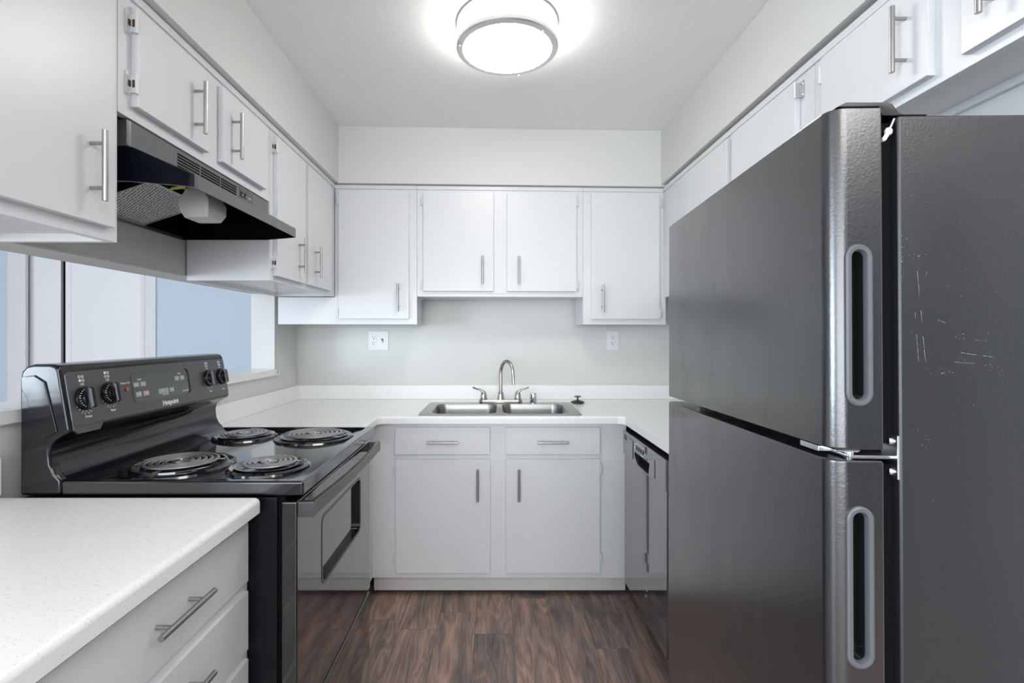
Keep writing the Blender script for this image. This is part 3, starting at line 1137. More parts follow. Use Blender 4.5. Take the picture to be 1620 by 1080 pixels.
for (u, v), (s, _), fi in zip(KN, lab, filled):
    text('lettering', s, 0.0095, CP(u + 0.004, v - 0.047, H), CP.U, CP.V, 'ink', panel, 0.0004)
    text('lettering', 'Off', 0.0085, CP(u, v + 0.037, H), CP.U, CP.V, 'ink', panel, 0.0004)
    acc = BM()
    for q, (du, dv) in enumerate(((-0.005, 0.057), (0.005, 0.057), (-0.005, 0.047), (0.005, 0.047))):
        if q == fi:
            CP.slab(acc, rrect(u + du - 0.0036, u + du + 0.0036, v + dv - 0.0036, v + dv + 0.0036, 0.003, 4), H, H + 0.0005)
        else:
            o_, i_ = rrect(u + du - 0.0036, u + du + 0.0036, v + dv - 0.0036, v + dv + 0.0036, 0.003, 4), rrect(u + du - 0.0024, u + du + 0.0024, v + dv - 0.0024, v + dv + 0.0024, 0.002, 4)
            loft(acc, [[CP(a, b, H) for a, b in o_], [CP(a, b, H + .0005) for a, b in o_], [CP(a, b, H + .0005) for a, b in i_], [CP(a, b, H) for a, b in i_]])
    link('burner_symbol_print', acc, 'ink', panel)
    acc = BM()
    for k, d in enumerate(range(-3, 4)):
        a = -PI / 2 + d * 0.32
        c_, s_ = math.cos(a), math.sin(a)
        CP.slab(acc, [(u + c_ * 0.031 - s_ * 0.0006, v + s_ * 0.031 + c_ * 0.0006), (u + c_ * 0.031 + s_ * 0.0006, v + s_ * 0.031 - c_ * 0.0006), (u + c_ * 0.035 + s_ * 0.0006, v + s_ * 0.035 - c_ * 0.0006), (u + c_ * 0.035 - s_ * 0.0006, v + s_ * 0.035 + c_ * 0.0006)], H, H + 0.0005)
    for d, n in ((-1.25, '2'), (-0.5, '3'), (0.5, '4'), (1.25, '5')):
        merge(acc, text(None, n, 0.006, CP(u + math.cos(-PI / 2 + d * .32) * .0385, v + math.sin(-PI / 2 + d * .32) * .0385, H), CP.U, CP.V, 'ink', None, 0.0004))
    link('scale_print', acc, 'ink', panel)
text('lettering', 'Power On', 0.0085, CP(-0.172, 0.096, H), CP.U, CP.V, 'ink', panel, 0.0004)
bm = BM()
cyl(bm, CP(-0.170, 0.078, H - 0.001), CP(-0.170, 0.078, H + 0.004), 0.0065, 18, bev=0.0015)
link('indicator_light', bm, 'red', panel, 'red indicator light')
for i, (u, v) in enumerate(KN):
    bm = BM()
    cyl(bm, CP(u, v, H), CP(u, v, H + 0.007), 0.031, 36, 0.0305, 0.002)
    cyl(bm, CP(u, v, H + 0.006), CP(u, v, H + 0.010), 0.027, 36, 0.024, 0.001)
    k = link('knob', bm, 'blackplastic', t)
    bm = BM()
    # rounded core with a standing bar grip
    cyl(bm, CP(u, v, H + 0.009), CP(u, v, H + 0.016), 0.0195, 32, 0.018, 0.002)
    tt = bmesh.new()
    A = [(-0.008, -0.027), (0.008, -0.027), (0.0095, 0.0), (0.008, 0.027), (-0.008, 0.027), (-0.0095, 0.0)]
    loft(bm, [[CP(u + a, v + b, H + 0.009) for a, b in A], [CP(u + a * .9, v + b * .98, H + 0.020) for a, b in A], [CP(u + a * .55, v + b * .82, H + 0.026) for a, b in A]], True, True)
    tt.free()
    bmesh.ops.recalc_face_normals(bm, faces=bm.faces)
    link('knob_grip', bm, 'blackplastic', k)
    bm = BM()
    for d in range(9):
        a = PI * 0.62 + d * 0.28
        c_, s_ = math.cos(a), math.sin(a)
        CP.slab(bm, [(u + c_ * 0.0215 - s_ * 0.0005, v + s_ * 0.0215 + c_ * 0.0005), (u + c_ * 0.0215 + s_ * 0.0005, v + s_ * 0.0215 - c_ * 0.0005), (u + c_ * 0.0255 + s_ * 0.0005, v + s_ * 0.0255 - c_ * 0.0005), (u + c_ * 0.0255 - s_ * 0.0005, v + s_ * 0.0255 + c_ * 0.0005)], H + 0.0095, H + 0.0103)
    link('knob_markings', bm, 'ink', k)

# oven door, recessed window, handle, storage drawer
DX0, DX1 = -0.527, -0.487
bm = box(BM(), DX0, DX1, 1.252, 1.996, 0.300, 0.882, 0.005, 3)
bm = cut(bm, prism(BM(), rrect(1.438, 1.842, 0.590, 0.775, 0.022, 6), 'x', DX1 - 0.016, DX1 + 0.05))
door = link('oven_door', bm, 'blackglass', t)
bm = BM()
o_ = rrect(1.430, 1.850, 0.582, 0.783, 0.028, 6)
i_ = rrect(1.439, 1.841, 0.591, 0.774, 0.021, 6)
loft(bm, [[(DX1 + 0.0002, a, b) for a, b in o_], [(DX1 + 0.0012, a, b) for a, b in [(1.64 + (p[0] - 1.64) * .994, .6825 + (p[1] - .6825) * .99) for p in o_]], [(DX1 + 0.0005, a, b) for a, b in i_], [(DX1 - 0.0155, a, b) for a, b in i_]])
link('window_rim', bm, 'blackplastic', door)
# handle: bowed bar with end returns
bm = BM()
n = 24
loops = []
for i in range(n + 1):
    y = 1.258 + (1.990 - 1.258) * i / n
    s = math.sin(PI * i / n)
    xo = -0.447 + 0.010 * s
    z1 = 0.880 - 0.004 * s
    z0 = 0.842 + 0.002 * s
    loops.append([(xo - 0.012, y, z0), (xo, y, z0 + 0.003), (xo, y, z1 - 0.002), (xo - 0.002, y, z1), (xo - 0.012, y, z1)])
loft(bm, loops, True, True)
for y0, y1 in ((1.256, 1.276), (1.962, 1.992)):
    box(bm, DX1, -0.446, y0, y1, 0.842, 0.880, 0.002)
bmesh.ops.recalc_face_normals(bm, faces=bm.faces)
link('handle', bm, 'blackpanel', door)
bm = box(BM(), DX0, DX1 - 0.002, 1.254, 1.994, 0.045, 0.288, 0.005, 3)
link('storage_drawer', bm, 'blackglass', t)
link('front_gap_shade', box(BM(), -0.540, -0.520, 1.262, 1.986, 0.05, 0.895), 'darkgap', t)  # black filler painted as shade between stove body and oven door

# ------------------------------------------------------------------ range hood
t = thing('range_hood', 'black under-cabinet range hood with mesh filter above the stove', 'range hood', (-1.05, 1.6, 1.67))
HX, HB = -0.752, -0.890
plan = [(XL + 0.004, 1.226), (HB, 1.226), (HX - 0.02, 1.268), (HX - 0.004, 1.278), (HX, 1.292), (HX, 1.918), (HX - 0.004, 1.932), (HX - 0.02, 1.940), (HB, 1.982), (XL + 0.004, 1.982)]


def inset(pl, d):
    n = len(pl)
    out = []
    for i in range(n):
        p0, p1, p2 = Vector(pl[i - 1]), Vector(pl[i]), Vector(pl[(i + 1) % n])
        n1 = Vector((-(p1 - p0).y, (p1 - p0).x)).normalized()
        n2 = Vector((-(p2 - p1).y, (p2 - p1).x)).normalized()
        b = (n1 + n2).normalized()
        out.append(tuple(p1 + b * d / max(0.3, b.dot(n1))))
    return out


pin = inset(plan, 0.004)
if abs(pin[0][1] - 1.226) > 0 and pin[1][1] < 1.226:
    pin = inset(plan, -0.004)
bm = BM()
# top outline leans back to the cabinet face
topo = [(p[0] if p[0] <= HB else HB + 0.002, p[1]) for p in plan]
topo = [plan[0], plan[1]] + [(HB + 0.0005 * k, 1.226 + 0.006 * k + (0.0)) for k in (1, 2)] + [(HB + 0.002, 1.24), (HB + 0.002, 1.968)] + [(HB + 0.0005 * k, 1.982 - 0.006 * k) for k in (2, 1)] + [plan[8], plan[9]]
loft(bm, [[(x, y, 1.668) for x, y in pin], [(x, y, 1.668) for x, y in plan], [(x, y, 1.700) for x, y in plan], [(x, y, 1.757) for x, y in topo], [(x, y, 1.818) for x, y in topo]], False, True)
bmesh.ops.recalc_face_normals(bm, faces=bm.faces)
link('shell', bm, 'hoodgrey', t, sharp=25)
bm = BM()
pin2 = [(p[0], min(max(p[1], 1.236), 1.972)) for p in pin]
pint = [(min(p[0], HB - 0.004), min(max(p[1], 1.236), 1.972)) for p in pin]
loft(bm, [[(x, y, 1.795) for x, y in pint], [(x, y, 1.755) for x, y in pint], [(x, y, 1.698) for x, y in pin], [(x, y, 1.6682) for x, y in pin]], True, False)
bmesh.ops.recalc_face_normals(bm, faces=bm.faces)
link('inner_pan', bm, 'hoodinside', t)
# glossy end panel facing the room
bm = BM()
rows = []
for pl_, z in ((plan, 1.6685), (plan, 1.700), ([(p[0] + (q[0] - p[0]) * .93, p[1] + (q[1] - p[1]) * .93) for p, q in zip(plan, topo)], 1.753)):
    rows.append([(p[0] + 0.0004, p[1] - 0.0014, z) for p in pl_[:5]])
outer = [[bm.verts.new(p) for p in r_] for r_ in rows]
inner = [[bm.verts.new((p[0] - 0.0003, p[1] + 0.0012, p[2])) for p in r_] for r_ in rows]
for r0_, r1_ in ((outer[0], outer[1]), (outer[1], outer[2])):
    for i in range(3):
        bm.faces.new((r0_[i], r0_[i + 1], r1_[i + 1], r1_[i]))
ring_o = outer[0][:4] + [outer[1][3]] + outer[2][:4][::-1] + [outer[1][0]]
ring_i = inner[0][:4] + [inner[1][3]] + inner[2][:4][::-1] + [inner[1][0]]
for i in range(len(ring_o)):
    j = (i + 1) % len(ring_o)
    bm.faces.new((ring_o[j], ring_o[i], ring_i[i], ring_i[j]))
bmesh.ops.delete(bm, geom=[v for v in bm.verts if not v.link_faces], context='VERTS')
link('end_panel', bm, 'hoodblack', t, 'glossy black end panel')
# vents
bm = BM()
FX = HB + 0.002
for y0, y1 in ((1.420, 1.527), (1.533, 1.640), (1.646, 1.745)):
    for k in range(5):
        z = 1.768 + k * 0.0085
        box(bm, FX - 0.002, FX + 0.0006, y0, y1, z, z + 0.0048)
link('vent', bm, 'slot', t, 'black louvre slots')
sw = link('switch_panel', box(BM(), FX, FX + 0.0015, 1.765, 1.862, 1.764, 1.812, 0.0004), 'blackpanel', t)
for y in (1.780, 1.805):
    s = link('switch', box(BM(), FX + 0.001, FX + 0.004, y - 0.007, y + 0.007, 1.782, 1.800, 0.001), 'blackplastic', sw)
    link('switch_symbol', box(BM(), FX + 0.004, FX + 0.0044, y + 0.001, y + 0.004, 1.786, 1.792), 'ink', s)
link('badge', box(BM(), FX + 0.001, FX + 0.002, 1.826, 1.850, 1.787, 1.793), 'greykey', sw)
# filter, light cover, tag
FP = Plane((-1.205, 1.475, 1.676), (1, 0, 0.33), (0, 1, 0))
bm = BM()
FP.slab(bm, [(0.0, 0.0), (0.215, 0.0), (0.215, 0.266), (0.0, 0.266)], 0.0, 0.008)
f = link('filter', bm, 'filter', t, 'aluminium mesh filter')
bm = BM()
for u0, u1, v0, v1 in ((-0.004, 0.004, -0.004, 0.270), (0.211, 0.219, -0.004, 0.270), (0.004, 0.211, -0.004, 0.003), (0.004, 0.211, 0.263, 0.270)):
    FP.slab(bm, [(u0, v0), (u1, v0), (u1, v1), (u0, v1)], -0.002, 0.010, 0.001)
link('filter_frame', bm, 'steel', f)
bm = BM()
box(bm, XL + 0.004, XL + 0.012, 1.24, 1.97, 1.664, 1.677, 0.001)
link('filter_rail', bm, 'steel', t)
cx, cy = -0.874, 1.522
lp = []
for z, hx, hy, r in ((1.735, 0.026, 0.044, 0.012), (1.712, 0.034, 0.050, 0.012), (1.690, 0.045, 0.052, 0.006), (1.662, 0.045, 0.052, 0.008), (1.641, 0.036, 0.040, 0.008), (1.639, 0.030, 0.034, 0.006)):
    lp.append([(cx + a, cy + b, z) for a, b in rrect(-hx, hx, -hy, hy, r, 2)])
bm = loft(BM(), lp, True, True)
bmesh.ops.recalc_face_normals(bm, faces=bm.faces)
link('light_cover', bm, 'lens', t, 'frosted white light cover')
bm = BM()
tube(bm, [(-0.935, 1.455, 1.712), (-0.925, 1.458, 1.718), (-0.905, 1.462, 1.722), (-0.890, 1.465, 1.722)], [0.004, 0.008, 0.010, 0.010], 8, (1.2, 0.35))
link('pull_tab', bm, 'yellow', t, 'yellow plastic tab')

# ------------------------------------------------------------------ fridge
t = thing('refrigerator', 'textured black top-freezer refrigerator on the right side', 'refrigerator', (0.462, 0.675, 0.0))
FY0, FY1 = 0.675, 1.405
bm = box(BM(), 0.5535, 1.125, FY0, FY1, 0.03, 1.5985, 0.004, 3)
for x in (0.60, 1.08):
    for y in (FY0 + 0.05, FY1 - 0.05):
        cyl(bm, (x, y, 0.0 if y < 1 else 0.016), (x, y, 0.035), 0.02, 14)
link('body', bm, 'fridgeside', t)


def fdoor(name, z0, z1, pz0, pz1):
    r = 0.023
    pl = []
    for i in range(9):
        a = PI + PI / 2 * i / 8
        pl.append((0.462 + r + r * math.cos(a), FY0 + r + r * math.sin(a)))
    pl += [(0.5325, FY0), (0.5325, FY1)]
    for i in range(9):
        a = PI / 2 + PI / 2 * i / 8
        pl.append((0.462 + r + r * math.cos(a), FY1 - r + r * math.sin(a)))
    bm = prism(BM(), pl, 'z', z0, z1, 0.003, 2, 40)
    pr = rrect(0.4835, 0.5135, pz0 + 0.004, pz1 - 0.004, 0.0149, 8)
    bm = cut(bm, prism(BM(), pr, 'y', FY0 - 0.05, FY0 + 0.026))
    d = link(name, bm, 'fridge', t)

    def lpp(gr, y):
        return [(a, FY0 + y, b) for a, b in rrect(0.4985 - 0.0185 + gr, 0.4985 + 0.0185 - gr, pz0 + gr, pz1 - gr, 0.0185 - gr - 0.0002, 8)]
    h = loft(BM(), [lpp(0, 0.0003), lpp(0.0005, -0.003), lpp(0.003, -0.0045), lpp(0.0075, -0.0040), lpp(0.0092, -0.001), lpp(0.0096, 0.003)], False, False)
    bmesh.ops.recalc_face_normals(h, faces=h.faces)
    hh = link('handle', h, 'pocket', d, 'grey rim of the recessed grip')
    q = loft(BM(), [lpp(0.0094, 0.002), lpp(0.0098, 0.018), lpp(0.0115, 0.0235), lpp(0.0135, 0.0255)], False, True)
    for f_ in q.faces:
        f_.normal_flip()
    link('grip_pocket', q, 'pocketin', hh)
    return d


fdoor('freezer_door', 1.137, 1.610, 1.197, 1.4195)
fdoor('fridge_door', 0.075, 1.122, 0.8415, 1.061)
bm = box(BM(), 0.5325, 0.5535, FY0 + 0.012, FY1 - 0.012, 1.145, 1.592)
box(bm, 0.5325, 0.5535, FY0 + 0.012, FY1 - 0.012, 0.09, 1.115)
link('gasket', bm, 'darkgap', t)
link('kick_grille', box(BM(), 0.50, 0.5535, FY0 + 0.01, FY1 - 0.01, 0.02, 0.065, 0.003), 'blackplastic', t)
bm = prism(BM(), [(0.472, 1.611), (0.486, 1.618), (0.540, 1.6175), (0.548, 1.615), (0.556, 1.6035), (0.562, 1.601), (0.595, 1.6005), (0.595, 1.5985), (0.535, 1.5985), (0.530, 1.611)], 'y', FY0 + 0.002, FY0 + 0.11, 0.0012)
link('hinge_cover', bm, 'blackplastic', t)
bm = BM()
lathe(bm, [(0, 0.006), (0.003, 0.005), (0.005, 0.0015), (0.0045, -0.003), (0.0025, -0.005), (0, -0.005)], (0.5435, FY0 + 0.004, 1.577), 16)
tube(bm, [(0.5405, FY0 + 0.003, 1.572), (0.537, FY0 + 0.003, 1.566), (0.534, FY0 + 0.003, 1.565)], 0.003, 8)
tube(bm, [(0.546, FY0 + 0.004, 1.582), (0.550, FY0 + 0.005, 1.59), (0.553, FY0 + 0.006, 1.596)], 0.0012, 6)
link('hinge_bushing', bm, 'lens', t, 'small white plastic bushing')
# middle hinge bracket
bm = box(BM(), 0.5495, 0.5535, FY0 - 0.001, FY0 + 0.03, 1.097, 1.157, 0.0012)
box(bm, 0.490, 0.5505, FY0 + 0.006, FY0 + 0.055, 1.124, 1.1285, 0.0012)
cyl(bm, (0.505, FY0 + 0.030, 1.120), (0.505, FY0 + 0.030, 1.139), 0.006, 16)
prism(bm, [(0.474, 1.1315), (0.506, 1.1315), (0.510, 1.135), (0.474, 1.135)], 'y', FY0 + 0.012, FY0 + 0.05, 0.0008)
mh = link('hinge_bracket', bm, 'zinc', t, 'zinc middle hinge bracket')
for z in (1.106, 1.148):
    s = BM()
    cyl(s, (0.5495, FY0 + 0.012, z), (0.545, FY0 + 0.012, z), 0.0062, 18, 0.0048, 0.001)
    link('screw', s, 'chrome', mh)
link('door_stop', box(BM(), 0.4655, 0.495, FY0 + 0.036, FY0 + 0.082, 1.1275, 1.1355, 0.001), 'zinc', t, 'zinc door stop plate')
# scratches and paint specks on the near side of the body
bm = BM()
rs = random.Random(11)


def streak(p0, p1, w):
    p0, p1 = Vector((p0[0], 0, p0[1])), Vector((p1[0], 0, p1[1]))
    d = (p1 - p0).normalized()
    n_ = Vector((-d.z, 0, d.x)) * w * 0.36
    y = FY0 - 0.0003
    bm.faces.new([bm.verts.new(Vector((q.x, y, q.z))) for q in (p0 - n_, p1 - n_ * 0.4, p1 + n_ * 0.4, p0 + n_)])


def px(x, y):
    return ((x - 781) / 1185.0, 1.293 - (y - 531) / 1185.0)


for a, b, w in (((1466, 425), (1478, 574), .0007), ((1462, 492), (1467, 574), .0006), ((1534, 557), (1594, 565), .0008), ((1556, 536), (1575, 537), .0006), ((1498, 504), (1510, 509), .0008), ((1523, 572), (1555, 574), .0006), ((1478, 437), (1481, 425), .0006)):
    steps = 7
    P0, P1 = px(*a), px(*b)
    for i in range(steps):
        if rs.random() < 0.2:
            continue
        q0 = [P0[k] + (P1[k] - P0[k]) * i / steps + rs.uniform(-.0003, .0003) for k in (0, 1)]
        q1 = [P0[k] + (P1[k] - P0[k]) * (i + 0.9) / steps for k in (0, 1)]
        streak(q0, q1, w)
blobs = [((1464, 402), 10, 6, 14), ((1442, 430), 2, 55, 26), ((1446, 378), 8, 14, 8), ((1496, 588), 16, 7, 22), ((1535, 572), 8, 6, 10), ((1580, 576), 12, 7, 12), ((1478, 715), 7, 40, 18), ((1533, 530), 8, 8, 7), ((1600, 600), 14, 16, 8), ((1530, 480), 70, 120, 30), ((1530, 780), 60, 130, 10)]
for (cx_, cy_), sx_, sy_, n_ in blobs:
    for k in range(n_):
        x_, y_ = px(rs.gauss(cx_, sx_ * .6), rs.gauss(cy_, sy_ * .6))
        if x_ < 0.5565 or x_ > 0.9:
            continue
        d_ = rs.choice((0.0004, 0.0006, 0.0006, 0.0010))
        a_ = rs.uniform(0, 3)
        streak((x_, y_), (x_ + d_ * 1.6 * math.cos(a_), y_ + d_ * 1.6 * math.sin(a_)), d_)
sc_ = link('scratch_marks', bm, 'scratch', t, 'white scratches and specks')
sc_['kind'] = 'stuff'
t.location = (0.456, 0.675, 0.0)
t.rotation_euler = (-0.0165, 0.006, -0.0325)

# ------------------------------------------------------------------ dishwasher
t = thing('dishwasher', 'glossy black dishwasher between sink cabinet and fridge', 'dishwasher', (0.95, 2.19, 0.0))
DW = 0.642
bm = box(BM(), DW + 0.035, XR - 0.03, 1.874, 2.488, 0.09, 0.842)
box(bm, 0.705, XR - 0.03, 1.874, 2.488, 0.0, 0.09)
link('body', bm, 'darkgap', t)
# lower door panel, slightly bowed, with handle pocket
bm = box(BM(), DW, DW + 0.034, 1.874, 2.484, 0.088, 0.715, 0.004, 3)
panel_ = link('door', bm, 'dwblack', t)
cp = box(BM(), DW - 0.004, DW + 0.034, 1.872, 2.490, 0.716, 0.832, 0.004, 3)
pk = [(2.075, 0.748), (2.10, 0.728), (2.26, 0.728), (2.295, 0.748), (2.295, 0.758), (2.075, 0.758)]
pk = [(2.068, 0.770), (2.085, 0.722), (2.24, 0.722), (2.29, 0.748), (2.29, 0.770)]
cp = cut(cp, prism(BM(), pk, 'x', DW - 0.05, DW + 0.02))
cpo = link('control_panel', cp, 'dwblack', t)
bm = prism(BM(), [(a, b) for a, b in pk], 'x', DW + 0.0185, DW + 0.0195)
link('handle', bm, 'slot', cpo, 'dark handle pocket')
bm = BM()
for z in (0.794, 0.806):
    box(bm, DW - 0.0052, DW - 0.003, 2.425, 2.470, z, z + 0.004)
link('vent', bm, 'slot', cpo)
bm = box(BM(), DW - 0.0075, DW - 0.003, 2.315, 2.408, 0.728, 0.812, 0.003)
link('latch_cover', bm, 'dwblack', cpo)
for k in range(4):
    y = 2.255 - k * 0.032
    link('button', box(BM(), DW - 0.0062, DW - 0.003, y - 0.005, y + 0.005, 0.784, 0.802, 0.001), 'blackplastic', cpo)
DP = Plane((DW - 0.004, 2.2, 0.8), (0, -1, 0), (0, 0, 1))
for s, u, v, z in (('NORMAL', -0.055, 0.012, .006), ('HEAVY', -0.023, 0.012, .006), ('LIGHT', 0.009, 0.012, .006), ('RINSE', 0.041, 0.012, .006), ('CYCLES', -0.085, 0.002, .006), ('START', -0.085, -0.010, .006), ('DRY', -0.085, -0.02, .006), ('HEATED DRY', 0.03, -0.024, .005), ('ON', 0.062, -0.010, .007)):
    text('lettering', s, z * 1.25, DP(u, v, 0.0), DP.U, DP.V, 'ink', cpo, 0.0004)
bm = box(BM(), DW - 0.0052, DW - 0.003, 2.000, 2.003, 0.728, 0.800)
link('panel_seam', bm, 'slot', cpo)
bm = BM()
o_ = [(DW - 0.0002, 2.127 + 0.021 * math.cos(2 * PI * i / 32), 0.212 + 0.021 * math.sin(2 * PI * i / 32)) for i in range(32)]
i_ = [(DW - 0.0016, 2.127 + 0.0195 * math.cos(2 * PI * i / 32), 0.212 + 0.0195 * math.sin(2 * PI * i / 32)) for i in range(32)]
j_ = [(DW - 0.0016, 2.127 + 0.0175 * math.cos(2 * PI * i / 32), 0.212 + 0.0175 * math.sin(2 * PI * i / 32)) for i in range(32)]
k_ = [(DW - 0.0004, 2.127 + 0.0165 * math.cos(2 * PI * i / 32), 0.212 + 0.0165 * math.sin(2 * PI * i / 32)) for i in range(32)]
loft(bm, [o_, i_, j_, k_])
bmesh.ops.recalc_face_normals(bm, faces=bm.faces)
link('badge', bm, 'chrome', panel_, 'round chrome badge ring')

# ------------------------------------------------------------------ sink, faucet, air gap, stopper
t = thing('sink', 'stainless steel double-bowl sink set in the white countertop', 'sink', (0.03, 2.73, CT))
b1 = (-0.318, 0.018, SY0 + 0.035, 2.895)
b2 = (0.047, 0.385, SY0 + 0.035, 2.895)
zt = CT + 0.0035
rim = BM()
prism(rim, rrect(SX0, SX1, SY0, SY1, 0.025, 6), 'z', CT + 0.0004, zt, 0.002, 2, 50)
for b in (b1, b2):
    rim = cut(rim, prism(BM(), rrect(*b, 0.055, 8), 'z', CT - 0.1, CT + 0.1))
link('rim', rim, 'steel', t)
for b in (b1, b2):
    lps = []
    for d, z, rr in ((-0.0005, zt - 0.0005, 0.0555), (0.002, zt - 0.004, 0.053), (0.008, CT - 0.03, 0.05), (0.014, CT - 0.15, 0.05), (0.022, CT - 0.166, 0.045), (0.045, CT - 0.172, 0.03)):
        lps.append([(x, y, z) for x, y in rrect(b[0] + d, b[1] - d, b[2] + d, b[3] - d, rr, 8)])
    bm = loft(BM(), lps, False, True)
    for f_ in bm.faces:
        f_.normal_flip()
    bo = link('bowl', bm, 'steel', t)
    c_ = ((b[0] + b[1]) / 2, (b[2] + b[3]) / 2, CT - 0.172)
    link('drain', lathe(BM(), [(0.045, 0.0005), (0.043, 0.003), (0.035, 0.003), (0.03, 0.001), (0, 0.0008)], c_, 28), 'chrome', bo)

t = thing('faucet', 'satin nickel gooseneck faucet with two lever handles behind the sink', 'faucet', (0.041, 2.932, zt))
FYc = 2.932
bm = prism(BM(), rrect(-0.085, 0.167, FYc - 0.027, FYc + 0.027, 0.026, 8), 'z', zt, zt + 0.022, 0.006, 3, 40)
link('base_plate', bm, 'faucetmetal', t)
bm = lathe(BM(), [(0.021, 0.0), (0.020, 0.012), (0.017, 0.026), (0.0155, 0.034), (0.017, 0.037), (0.0165, 0.041), (0.012, 0.043), (0, 0.043)], (0.041, FYc, zt + 0.020), 32)
link('spout_collar', bm, 'faucetmetal', t)
pts = [(0.041, FYc, zt + 0.05), (0.041, FYc, zt + 0.10), (0.041, FYc, zt + 0.17)]
ex, ey = 0.068, -0.085            # the neck swings to the right and towards the room
Rr = math.hypot(ex, ey) / 2
for i in range(1, 19):
    a = PI - PI * 1.02 * i / 18
    s = (1 - math.cos(PI - a)) / 2
    pts.append((0.041 + ex * s, FYc + ey * s, zt + 0.17 + Rr * 1.35 * math.sin(a)))
pts.append((pts[-1][0] + 0.002, pts[-1][1] - 0.002, zt + 0.128))
rad = [0.0105] * 3 + [0.0105 - 0.0015 * i / 18 for i in range(18)] + [0.009]
sp = link('spout', tube(BM(), pts, rad, 16), 'faucetmetal', t)
e = pts[-1]
link('aerator', lathe(BM(), [(0.0095, 0.012), (0.0115, 0.010), (0.0115, -0.008), (0.009, -0.010), (0, -0.009)], (e[0], e[1], e[2] - 0.001), 24), 'chrome', sp)
for s, hx in ((-1, -0.058), (1, 0.140)):
    bm = lathe(BM(), [(0.0215, 0), (0.0215, 0.006), (0.0195, 0.008), (0.0195, 0.011), (0.0175, 0.028), (0.013, 0.042), (0.006, 0.050), (0, 0.051)], (hx, FYc, zt + 0.020), 28)
    tube(bm, [(hx - s * 0.004, FYc, zt + 0.045), (hx + s * 0.002, FYc - 0.001, zt + 0.064), (hx + s * 0.018, FYc - 0.004, zt + 0.077), (hx + s * 0.042, FYc - 0.008, zt + 0.083), (hx + s * 0.062, FYc - 0.012, zt + 0.092)],
         [0.0150, 0.0115, 0.0075, 0.0065, 0.0070], 14, (1.0, 0.8))
    link('handle', bm, 'faucetmetal', t)

bm = lathe(BM(), [(0, 0.0), (0.0225, 0.0), (0.0225, 0.003), (0.0205, 0.004), (0.0205, 0.052), (0.019, 0.057), (0.0145, 0.0585), (0, 0.0588)], (0.2285, 2.935, zt), 32)
single('air_gap', bm, 'chrome', 'small chrome cylinder cap right of the faucet on the sink rim', 'air gap cap', (0.2285, 2.935, zt))

t = thing('sink_stopper', 'dark sink stopper with a knob on the counter right of the sink', 'sink stopper', (0.489, 2.945, CT))
sc0 = (0.489, 2.945, CT + 0.0005)
link('disc', lathe(BM(), [(0, 0), (0.030, 0.0), (0.041, 0.006), (0.041, 0.009), (0.033, 0.013), (0.018, 0.017), (0, 0.019)], sc0, 36), 'rubber', t)
link('knob', lathe(BM(), [(0, 0.017), (0.008, 0.018), (0.005, 0.023), (0.005, 0.034), (0.016, 0.0365), (0.0205, 0.0385), (0.0205, 0.041), (0.014, 0.043), (0, 0.0435)], sc0, 28), 'rubber', t)


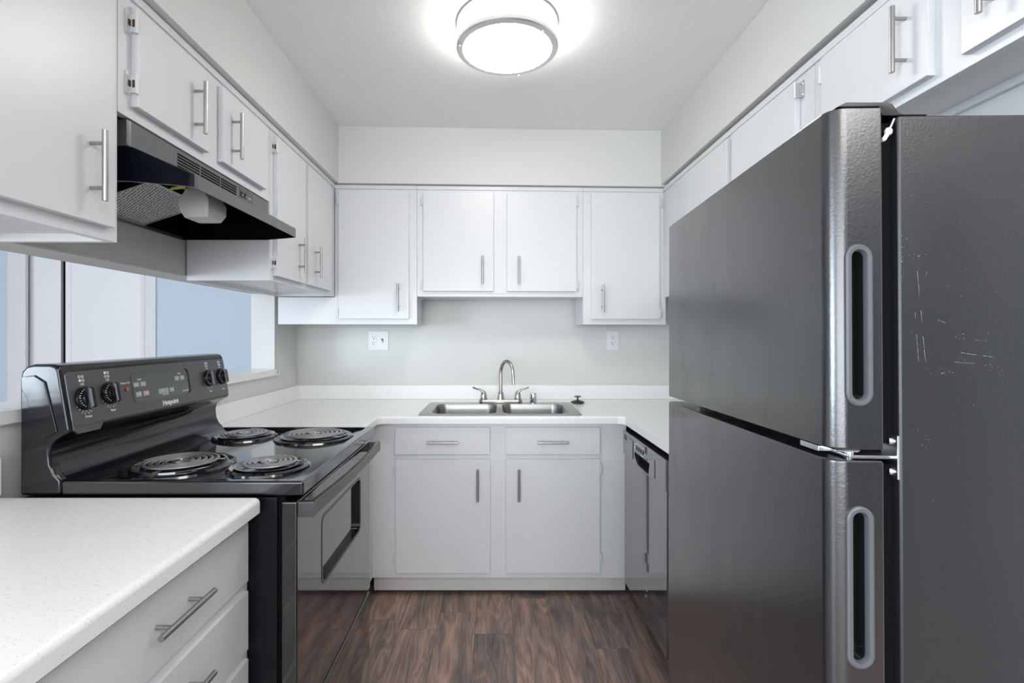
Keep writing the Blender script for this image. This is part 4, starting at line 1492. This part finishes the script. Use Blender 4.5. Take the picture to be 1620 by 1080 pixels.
# ------------------------------------------------------------------ outlets
def outlet(label, cx, cz, w, name, sw):
    t = thing(name, label, 'outlet', (cx, YB, cz), 'wall outlets')
    h = 0.118
    yb = YB
    link('cover_plate', box(BM(), cx - w / 2, cx + w / 2, yb - 0.0055, yb, cz - h / 2, cz + h / 2, 0.003, 2), 'plate', t)
    xr = cx - (0.027 if sw else 0.0)
    f = link('receptacle', prism(BM(), rrect(xr - 0.0165, xr + 0.0165, cz - 0.034, cz + 0.034, 0.002, 3), 'y', yb - 0.0075, yb - 0.004, 0.0008), 'plate', t)
    bm = BM()
    for dz in (0.0195, -0.0165):
        box(bm, xr - 0.0085, xr - 0.0060, yb - 0.0079, yb - 0.007, cz + dz - 0.001, cz + dz + 0.008)
        box(bm, xr + 0.0045, xr + 0.0065, yb - 0.0079, yb - 0.007, cz + dz - 0.001, cz + dz + 0.006)
        cyl(bm, (xr - 0.001, yb - 0.0079, cz + dz - 0.008), (xr - 0.001, yb - 0.007, cz + dz - 0.008), 0.0028, 12)
    link('slots', bm, 'slot', f)
    bm = BM()
    for s in (-1, 1):
        cyl(bm, (xr, yb - 0.0064, cz + s * 0.0485), (xr, yb - 0.005, cz + s * 0.0485), 0.003, 12)
    link('screw', bm, 'plate', t)
    if sw:
        xs = cx + 0.024
        s_ = link('toggle_slot', box(BM(), xs - 0.005, xs + 0.005, yb - 0.0062, yb - 0.005, cz - 0.012, cz + 0.012), 'slot', t)
        link('toggle', box(BM(), xs - 0.0038, xs + 0.0038, yb - 0.017, yb - 0.005, cz - 0.010, cz + 0.001, 0.001), 'plate', s_)
    return t


outlet('white double-gang wall plate with outlet and toggle switch, left of the sink', -0.7144, 1.263, 0.124, 'outlet_switch_plate', True)
outlet('white single duplex outlet right of the sink', 0.7391, 1.263, 0.075, 'outlet', False)

# ------------------------------------------------------------------ ceiling lamp
LX, LY = 0.050, 1.880
t = thing('ceiling_lamp', 'round flush ceiling lamp with brushed nickel rings, switched on', 'lamp', (LX, LY, ZC))
link('ceiling_pan', lathe(BM(), [(0, 0), (0.178, 0), (0.178, -0.008), (0, -0.008)], (LX, LY, ZC), 64), 'trimwhite', t)
link('upper_ring', lathe(BM(), [(0.176, 0.0), (0.187, 0.0), (0.187, -0.012), (0.176, -0.012)], (LX, LY, ZC - 0.001), 96, True), 'lampmetal', t)
link('shade', lathe(BM(), [(0.170, -0.010), (0.170, -0.080)], (LX, LY, ZC), 96), 'shade', t)
link('lower_ring', lathe(BM(), [(0.164, -0.078), (0.187, -0.078), (0.188, -0.080), (0.188, -0.092), (0.184, -0.096), (0.166, -0.098), (0.164, -0.096)], (LX, LY, ZC), 96, True), 'lampmetal', t)
link('diffuser', lathe(BM(), [(0.1655, -0.090), (0.1655, -0.094), (0.150, -0.0985), (0.10, -0.102), (0.05, -0.1035), (0, -0.104)], (LX, LY, ZC), 96), 'diffuser', t)
for k, a in enumerate((math.radians(-47), math.radians(73), math.radians(193))):
    px_, py_ = LX + 0.180 * math.cos(a), LY + 0.180 * math.sin(a)
    bm = BM()
    cyl(bm, (px_, py_, ZC - 0.010), (px_, py_, ZC - 0.082), 0.0028, 12)
    p_ = link('post', bm, 'lampmetal', t)
    link('finial', lathe(BM(), [(0, -0.0975), (0.0045, -0.0975), (0.0045, -0.100), (0.0035, -0.104), (0, -0.1055)], (px_, py_, ZC), 14), 'chrome', p_)
